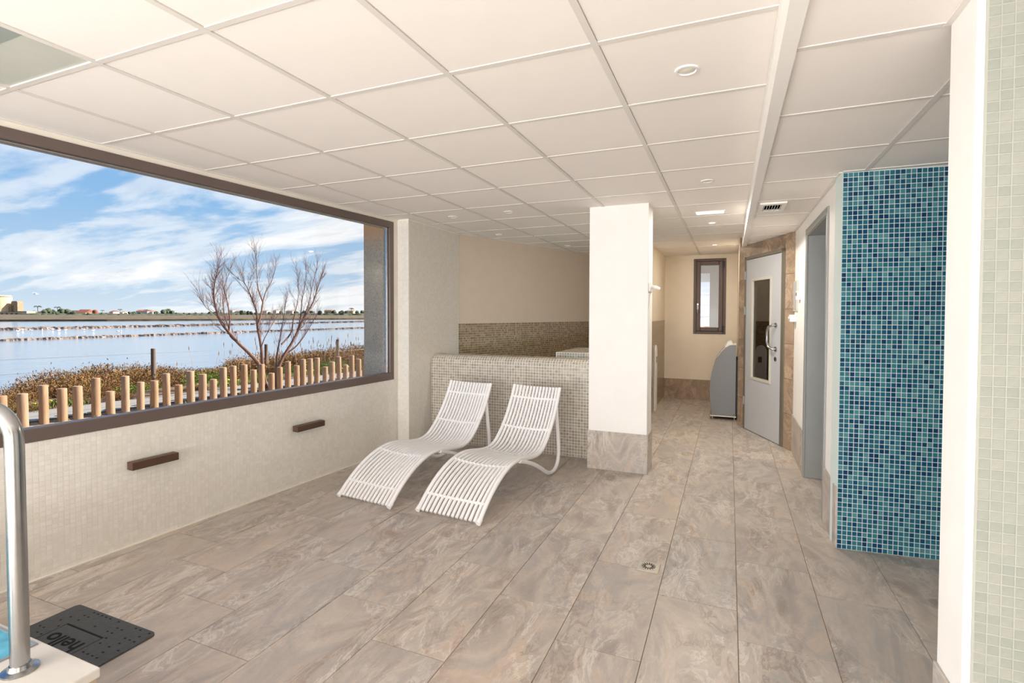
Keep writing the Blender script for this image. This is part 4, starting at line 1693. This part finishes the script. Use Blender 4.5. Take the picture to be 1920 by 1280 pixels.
hm = MB()
for k in range(520):
    px = rng.uniform(-60, 760)
    if -60 < px < 52:
        continue
    p_ = far_at(px, 300 if px < 400 else 372)
    q = rng.uniform(.5, 1.15)*(1.0 if px < 400 else 1.35)
    hm.ellipsoid((p_[0]+rng.uniform(-3, 3), p_[1]+rng.uniform(-3, 3), FZ-.1), (q*2.6, q*2.6, q), 7, 5, .3)
tag(hm.build('far_scrub', M['far_green'], smooth=True), 'low green scrub along the far shore below the tree line', 'scrub', kind='stuff')


def palm_meshes():
    m = MB()
    for k in range(14):
        a = 2*PI*k/14+rng.uniform(-.15, .15)
        el = rng.uniform(.1, 1.0)
        d = np.array([math.cos(a), math.sin(a), 0])
        pth = [np.array([0, 0, 1.0])+d*.0, np.array([0, 0, 1+.16*el])+d*.14, np.array([0, 0, 1+.14*el-.03])+d*.27, np.array([0, 0, .9+.05*el])+d*.36]
        m.tube(pth, [.012, .03, .026, .004], 4)
    return m.mesh('fronds', M['far_green']), MB().tube([(0, 0, -.1), (.02, 0, .5), (0, 0, 1.0)], [.04, .03, .028], 7).mesh('trunk', M['bark'])


fr_me, tr_me = palm_meshes()
for px, h, lab in ((71, 4.9, 'tall palm on the far shore beside the stone tower'), (108, 4.4, 'palm in the far trees before the dark shed'), (192, 2.6, 'small palm just past the round mill'), (225, 3.2, 'lone palm on the low far shore past the mill'), (274, 3.0, 'palm behind the long red roofed house'), (659, 4.6, 'palm on the far shore near the concrete pier')):
    w = 330 if px < 400 else 380
    t = thing('palm_tree', lab, 'palm', tuple(far_at(px, w)), 0, 'palms on the far shore')
    for me_, nm in ((fr_me, 'fronds'), (tr_me, 'trunk')):
        o = bpy.data.objects.new(nm, me_)
        COL.objects.link(o)
        o.parent = t
        o.scale = (h*1.2, h*1.2, h)

# birds
def bird_mesh(mat):
    m = MB()
    m.ellipsoid((0, 0, .16), (.2, .1, .09), 8, 6)
    m.tube([(.16, 0, .18), (.22, 0, .26), (.25, 0, .33), (.3, 0, .34)], [.035, .03, .028, .008], 6)
    m.add([(-.17, -.03, .17), (-.17, .03, .17), (-.34, 0, .19)], [(0, 1, 2)])
    m.tube([(-.02, .03, .1), (-.02, .03, -.05)], .008, 4)
    m.tube([(.02, -.03, .1), (.02, -.03, -.05)], .008, 4)
    return m.mesh('water_bird', mat, smooth=True)


bm_ = bird_mesh(M['bird_white'])
for k, (px, py) in enumerate(((32.5, 623), (42.5, 620), (58.5, 622), (79, 621), (90, 619.5), (99, 619.3), (110, 622), (122, 621), (157, 619.5), (174.5, 622), (221, 623.6), (227, 623))):
    p_ = on_z(px, py, WZ)
    o = bpy.data.objects.new('water_bird', bm_)
    COL.objects.link(o)
    o.location = (p_[0], p_[1], WZ+.03)
    o.rotation_euler = (0, 0, rng.uniform(0, 6))
    o.scale = (.9, .9, .9)
    tag(o, f'small white bird wading between the two causeways, {ordinal(k+1)} counted from the silo side', 'bird', 'white birds on the lagoon')
t = thing('flying_gull', 'white gull flying low in the sky over the lagoon', 'bird', tuple(at_w(66, 551.5, 70)), .9)
m = MB()
m.ellipsoid((0, 0, 0), (.26, .08, .08), 9, 6)
m.tube([(.2, 0, .02), (.3, 0, .04), (.36, 0, .03)], [.06, .05, .01], 6)
gb = MB()
gb.v, gb.f, gb.t = m.v, m.f, m.t
me = gb.mesh('body', M['bird_white'], smooth=True)
o = bpy.data.objects.new('body', me); COL.objects.link(o); o.parent = t
for sg in (-1, 1):
    m = MB()
    m.add([(.1, sg*.04, .03), (-.1, sg*.04, .03), (-.08, sg*.3, .22), (.08, sg*.3, .24), (-.16, sg*.62, .16), (-.06, sg*.62, .17),
           (.1, sg*.04, .05), (-.1, sg*.04, .05), (-.08, sg*.3, .235), (.08, sg*.3, .255)],
          [(0, 1, 2, 3), (3, 2, 4, 5), (6, 9, 8, 7), (9, 5, 4, 8)])
    o = bpy.data.objects.new('wing', m.mesh('wing', M['bird_white'])); COL.objects.link(o); o.parent = t

# wooden bollards
Bpx = [(8, 745), (43, 738), (81, 721), (116, 727.5), (145, 724.5), (179.5, 709.5), (207, 732.7), (235, 704.8), (263.5, 715), (288.5, 713), (312.4, 699.6), (335.4, 721), (357, 696), (379, 702.5), (399.5, 711), (419.3, 687.5), (438, 686.4), (457.3, 684), (475, 693), (490.5, 682), (508.2, 699.6), (524.3, 688.3), (539.7, 677), (555.8, 684.7), (568, 673.4), (582, 672), (594.3, 671.5), (609.8, 687.5), (622.7, 677.6), (635.6, 668.6), (647.5, 683.6), (659.6, 666.4), (672.2, 673.4), (683.8, 672.3), (691.6, 664.4)]
HTS = [.40, .39, .48, .41, .42, .50, .31, .50, .40, .39, .48, .29, .48, .41, .31, .50, .50, .51, .41, .50, .31, .40, .50, .41, .51, .51, .51, .32, .41, .50, .32, .50, .41, .41, .49]
SB = [-.0+x for x in [3.33, 3.52, 3.72, 3.91, 4.07, 4.27, 4.44, 4.62, 4.81, 4.99, 5.16, 5.33, 5.51, 5.69, 5.86, 6.03, 6.20, 6.39, 6.56, 6.71, 6.90, 7.07, 7.24, 7.43, 7.57, 7.74, 7.89, 8.09, 8.26, 8.44, 8.61, 8.78, 8.97, 9.14, 9.27]]
ORD = ['first', 'second', 'third', 'fourth', 'fifth', 'sixth', 'seventh', 'eighth', 'ninth', 'tenth', 'eleventh', 'twelfth', 'thirteenth', 'fourteenth', 'fifteenth', 'sixteenth', 'seventeenth', 'eighteenth']


def bollard_mesh(h, r):
    m = MB()
    n = 14
    ph = rng.random()*6
    prof = [(r*1.03, -.25), (r*1.02, 0), (r*1.0, h*.5), (r*.98, h-.01), (r*.92, h), (.002, h+.002)]
    m.lathe(prof, n)
    vs = []
    for i, v in enumerate(m.v):
        a = math.atan2(v[1], v[0])
        k = 1+.03*math.sin(2*a+ph)+.02*math.sin(3*a+ph*2+v[2]*4)
        vs.append((v[0]*k, v[1]*k, v[2]))
    m.v = vs
    return m.mesh('bollard', M['timber'], smooth=True)


nb = len(SB)
for k, (y, h) in enumerate(zip(SB, HTS)):
    x = BL0[0]+(y-BL0[1])*(BL1[0]-BL0[0])/(BL1[1]-BL0[1])
    o = bpy.data.objects.new('timber_bollard', bollard_mesh(h+rng.uniform(-.008, .008), .052+rng.uniform(-.003, .004)))
    COL.objects.link(o)
    o.location = (x, y, 0)
    o.rotation_euler = (rng.uniform(-.012, .012), rng.uniform(-.012, .012), rng.uniform(0, 6))
    size = 'tall' if h > .45 else ('short' if h < .35 else 'medium')
    if k == 0:
        lab = 'medium round timber bollard in the row, right behind the steel handrail'
    elif k <= 17:
        lab = f'{size} round timber bollard outside, {ORD[k-1]} in the row from the handrail'
    else:
        lab = f'{size} round timber bollard outside, {ORD[nb-1-k]} in the row from the concrete pier'
    tag(o, lab, 'bollard', 'round timber bollards along the path')

# fence posts and wires on the bank
posts = [(287, 653, 705), (499, 645, 672), (633, 636, 668)]
pw = []
plab = ['weathered grey fence post standing alone in the shrubs', 'weathered fence post seen through the bare tree', 'weathered fence post among dry reeds near the concrete pier']
for (px, ya_, yb_), lab in zip(posts, plab):
    d = ray(px, ya_)
    # intersect with the fence line, 5.6 m beyond the bollards
    n3_ = np.array([BNR[0], BNR[1], 0])
    p_ = EYE+d*(((bl(0, 5.6)-EYE)@n3_)/(d@n3_))
    g = ground_z(5.6)
    m = MB()
    m.tube([(p_[0], p_[1], g-.2), (p_[0], p_[1], p_[2]-.01), (p_[0], p_[1], p_[2])], [.055, .05, .04], 9)
    tag(m.build('fence_post', M['post_wood'], base=True, smooth=True), lab, 'post', 'fence posts on the bank')
    pw.append(p_)
pw.sort(key=lambda v: v[1])
ext0 = pw[0]-(pw[1]-pw[0])*2
ext1 = pw[-1]+(pw[-1]-pw[-2])*2
m = MB()
for dz in (-.12, -.42):
    m.tube([q_+ZT*dz for q_ in [ext0]+pw+[ext1]], .0032, 5)
tag(m.build('fence_wire', M['wire'], base=True), 'thin wires strung along the weathered fence posts', 'wire')

# dry shrubs on the bank
def shrub_mesh(n, mat, seed, spiky=.3):
    R = np.random.RandomState(seed)
    m = MB()
    V, Fq, T = [], [], []
    lobes = [(R.uniform(-.55, .55), R.uniform(-.55, .55), R.uniform(.35, .6)) for _ in range(7)]
    for k in range(n):
        lx, ly, lr = lobes[R.randint(7)]
        a, ph = R.uniform(0, 2*PI), math.asin(R.uniform(-.1, 1))
        q = lr*(.55+.5*R.rand())
        if R.rand() < spiky*.1:
            q *= 1.22
        c = np.array([lx+q*math.cos(ph)*math.cos(a), ly+q*math.cos(ph)*math.sin(a), max(.02, q*1.35*math.sin(ph)+.12)])
        out_ = np.array([math.cos(ph)*math.cos(a), math.cos(ph)*math.sin(a), math.sin(ph)+.5])+R.normal(0, .5, 3)
        out_ /= np.linalg.norm(out_)
        sd = np.cross(out_, R.normal(0, 1, 3))
        sd /= max(1e-6, np.linalg.norm(sd))
        L = R.uniform(.035, .10)
        wd_ = R.uniform(.006, .016)
        o = len(V)
        V += [c-sd*wd_, c+out_*L*.6+sd*wd_*.9, c+out_*L, c+out_*L*.45-sd*wd_*1.1]
        Fq.append((o, o+1, o+2, o+3))
        T.append(min(1, max(0, R.normal(.45, .22))))
    m.v, m.f, m.t = [tuple(v) for v in V], Fq, T
    return m.mesh('dry_shrub', mat, tinted=True)


protoD = [shrub_mesh(6500, M['shrub'], 20+k) for k in range(4)]
protoG = [shrub_mesh(5500, M['shrub_green'], 40+k, .1) for k in range(2)]
shrubs = []
for row, (d0, n, hmin, hmax) in enumerate(((1.7, 26, .13, .22), (2.7, 26, .18, .3), (4.0, 28, .34, .52), (5.6, 30, .5, .74), (7.2, 28, .6, .88), (8.8, 24, .62, .9), (10.4, 18, .55, .8))):
    for k in range(n):
        s_ = -3+30*(k+rng.random()*.7)/n
        d = d0+rng.uniform(-.5, .5)
        p_ = bl(s_, d, 0)
        # picture: the bank is barer towards the near end
        px = 960+F_PX*((p_-EYE)@RT)/((p_-EYE)@FW) if (p_-EYE)@FW > 1 else -999
        if px < -25 or px > 705:
            continue
        if px < 10 and d > 5:
            continue
        fall = 1.0
        if d > 5 and px < 80:
            fall = .55
        if d > 6 and 320 < px < 430:
            fall = .55
        if d > 5 and px > 560:
            fall = 1.12
        green = rng.random() < (.42 if d < 4.5 else .12)
        o = bpy.data.objects.new('green_shrub' if green else 'dry_shrub', (protoG if green else protoD)[rng.randrange(2 if green else 4)])
        COL.objects.link(o)
        h = rng.uniform(hmin, hmax)*fall
        o.location = (p_[0], p_[1], ground_z(d)-.05)
        wsc = h*rng.uniform(1.0, 1.35)+.1
        o.scale = (wsc, wsc, h)
        o.rotation_euler = (0, 0, rng.uniform(0, 6))
        shrubs.append((px, d, green, o))
bpx = [q[0] for q in Bpx]
seen = {}
for (px, d, green, o) in sorted(shrubs, key=lambda q: q[1]):
    k = min(range(len(bpx)), key=lambda q: abs(bpx[q]-px))
    key = (k, green)
    seen[key] = seen.get(key, 0)+1
    ref = 'bollard behind the handrail' if k == 0 else (f'{ordinal(k)} bollard from the handrail' if k <= 17 else f'{ordinal(nb-k)} bollard from the concrete pier')
    tag(o, f"{'low green' if green else 'dry brown'} shrub beyond the {ref}, {ordinal(seen[key])} back from the path", 'shrub',
        'green shrubs on the bank' if green else 'dry shrubs on the bank')

# low weeds and yellow flowers along the path
R = np.random.RandomState(5)
m, my = MB(), MB()
V, Fq, T = [], [], []
for k in range(34000):
    s_ = R.uniform(-3, 26)
    d = 1.1+abs(R.normal(0, .9))
    if R.rand() < .04:
        d = R.uniform(-.1, .25)
    if math.sin(s_*1.9)+math.sin(s_*.83+2) < -.3 and d > .3:
        continue
    c = bl(s_, d, ground_z(d)-.01)
    L = R.uniform(.03, .11)*(1 if d > .3 else .5)
    a = R.uniform(0, 2*PI)
    sd = np.array([math.cos(a), math.sin(a), 0])*R.uniform(.004, .011)
    tip = c+np.array([R.normal(0, .04), R.normal(0, .04), L])
    o = len(V)
    V += [tuple(c-sd), tuple(c+sd), tuple(tip)]
    Fq.append((o, o+1, o+2))
    T.append(R.rand())
    if R.rand() < .012 and d > 1:
        my.ellipsoid(tuple(tip), (.02, .02, .009), 6, 3)
m.v, m.f, m.t = V, Fq, T
o = m.build('weeds', M['weed'], tinted=True)
tag(o, 'green weeds growing along the edge of the path', 'weeds', kind='stuff')
o = my.build('yellow_flowers', M['yellow'])
tag(o, 'small yellow flowers among the weeds by the path', 'flowers', kind='stuff')
m = MB()
for k in range(230):
    s_, d = R.uniform(6, 20), R.uniform(3.5, 9)
    c = bl(s_, d, ground_z(d))
    px = 960+F_PX*((c-EYE)@RT)/((c-EYE)@FW)
    if px < 420 and R.rand() < .75:
        continue
    h = R.uniform(.6, 1.15)
    tp = c+np.array([R.normal(0, .09), R.normal(0, .09), h])
    m.tube([c, (c+tp)/2+np.array([R.normal(0, .02), 0, 0]), tp], [.006, .005, .003], 3, caps=False)
    m.tube([tp-ZT*.12, tp-ZT*.04, tp+ZT*.03], [.004, .014, .002], 4, caps=False)
o = m.build('dry_reeds', M['reed'])
tag(o, 'thin dry reeds with seed heads standing on the bank', 'reeds', kind='stuff')

# bare tree behind the bollards
TD = .32
n3_ = np.array([BNR[0], BNR[1], 0])


def tp(px, py, off=0.0):
    d = ray(px, py)
    return EYE+d*(((bl(0, TD+off)-EYE)@n3_)/(d@n3_))


base_pt = tp(508, 729)
tree = thing('bare_tree', 'leafless tree with three spreading limbs behind the bollards', 'tree', (base_pt[0], base_pt[1], 0))
limbs = [
    ([(500, 731), (493, 700), (482, 678), (463, 658), (447, 643), (430, 624), (417, 608), (409, 592), (403, 570), (401, 548), (403, 528), (408, 508)], .0, .042),
    ([(500, 731), (496, 712), (493, 690), (491, 660), (487, 634), (483, 615), (482, 597), (480, 580), (472, 560), (464, 540), (456, 528)], .1, .038),
    ([(517, 727), (519, 700), (524, 684), (534, 664), (544, 648), (555, 628), (564, 606), (574, 590), (586, 568), (593, 548), (601, 524)], -.05, .042),
    ([(520, 698), (518, 680), (520, 660), (524, 640), (528, 615), (532, 596), (534, 580)], .2, .022),
    ([(536, 662), (552, 652), (566, 636), (578, 618), (586, 604)], -.2, .02),
    ([(483, 610), (489, 590), (493, 566), (499, 545), (508, 530), (514, 512)], .1, .02),
    ([(493, 566), (485, 545), (482, 524), (481, 502), (480, 486)], .1, .014),
    ([(445, 641), (432, 630), (428, 612), (421, 590), (418, 572), (418, 552)], .15, .018),
    ([(429, 622), (431, 600), (428, 575), (424, 556), (420, 540), (428, 516)], .0, .016),
    ([(409, 592), (396, 584), (386, 576), (380, 566)], .0, .01),
    ([(490, 650), (496, 634), (503, 622), (510, 608)], -.1, .012),
    ([(552, 634), (560, 612), (564, 590), (566, 565), (570, 545), (574, 520)], .05, .018),
    ([(528, 645), (545, 625), (550, 600), (556, 575), (560, 548), (558, 522)], .25, .018),
    ([(566, 604), (576, 578), (582, 556), (586, 535), (592, 512)], -.15, .014),
]


twig = MB()
big = []
RB = np.random.RandomState(11)


def grow(p, d, L, r, lev):
    n = 4
    pts = [p]
    q = p.copy()
    for k in range(n):
        d = d+RB.normal(0, .10, 3)+np.array([0, 0, .07])
        d /= np.linalg.norm(d)
        q = q+d*L/n
        pts.append(q.copy())
    twig.tube(pts, [r*(1-.7*k/n) for k in range(n+1)], 4 if lev > 1 else 3, caps=False)
    if lev > 0:
        for k in range(1, n+1):
            for _ in range(2 if lev > 1 else 1):
                if RB.rand() < .85:
                    dd = d+RB.normal(0, .42, 3)*np.array([1, 1, .6])+np.array([0, 0, .25])
                    dd /= np.linalg.norm(dd)
                    grow(pts[k], dd, L*RB.uniform(.45, .75), r*.55, lev-1)


for (pl_, off, r0) in limbs:
    pts = [tp(px, py, off*min(1, i/4)) for i, (px, py) in enumerate(pl_)]
    if pl_[0][1] > 720:
        pts[0][2] = -.1
    pts = dense(pts, 3)
    n = len(pts)
    m = MB()
    m.tube(pts, [max(.005, r0*(1-.85*(i/(n-1))**.8)) for i in range(n)], 8)
    m.build('limb', M['bark'], tree, smooth=True)
    for i in range(int(n*.36), n, 1):
        d = pts[min(i+1, n-1)]-pts[max(i-1, 0)]
        d /= np.linalg.norm(d)
        for _ in range(1):
            dd = d+RB.normal(0, .45, 3)+np.array([0, 0, .35])
            dd /= np.linalg.norm(dd)
            grow(pts[i], dd, RB.uniform(.15, .33), max(.0032, r0*.14), 2)
    grow(pts[-1], (pts[-1]-pts[-2])/np.linalg.norm(pts[-1]-pts[-2]), .28, .005, 2)
o = twig.build('twigs', M['twig'], tree)
o['kind'] = 'stuff'
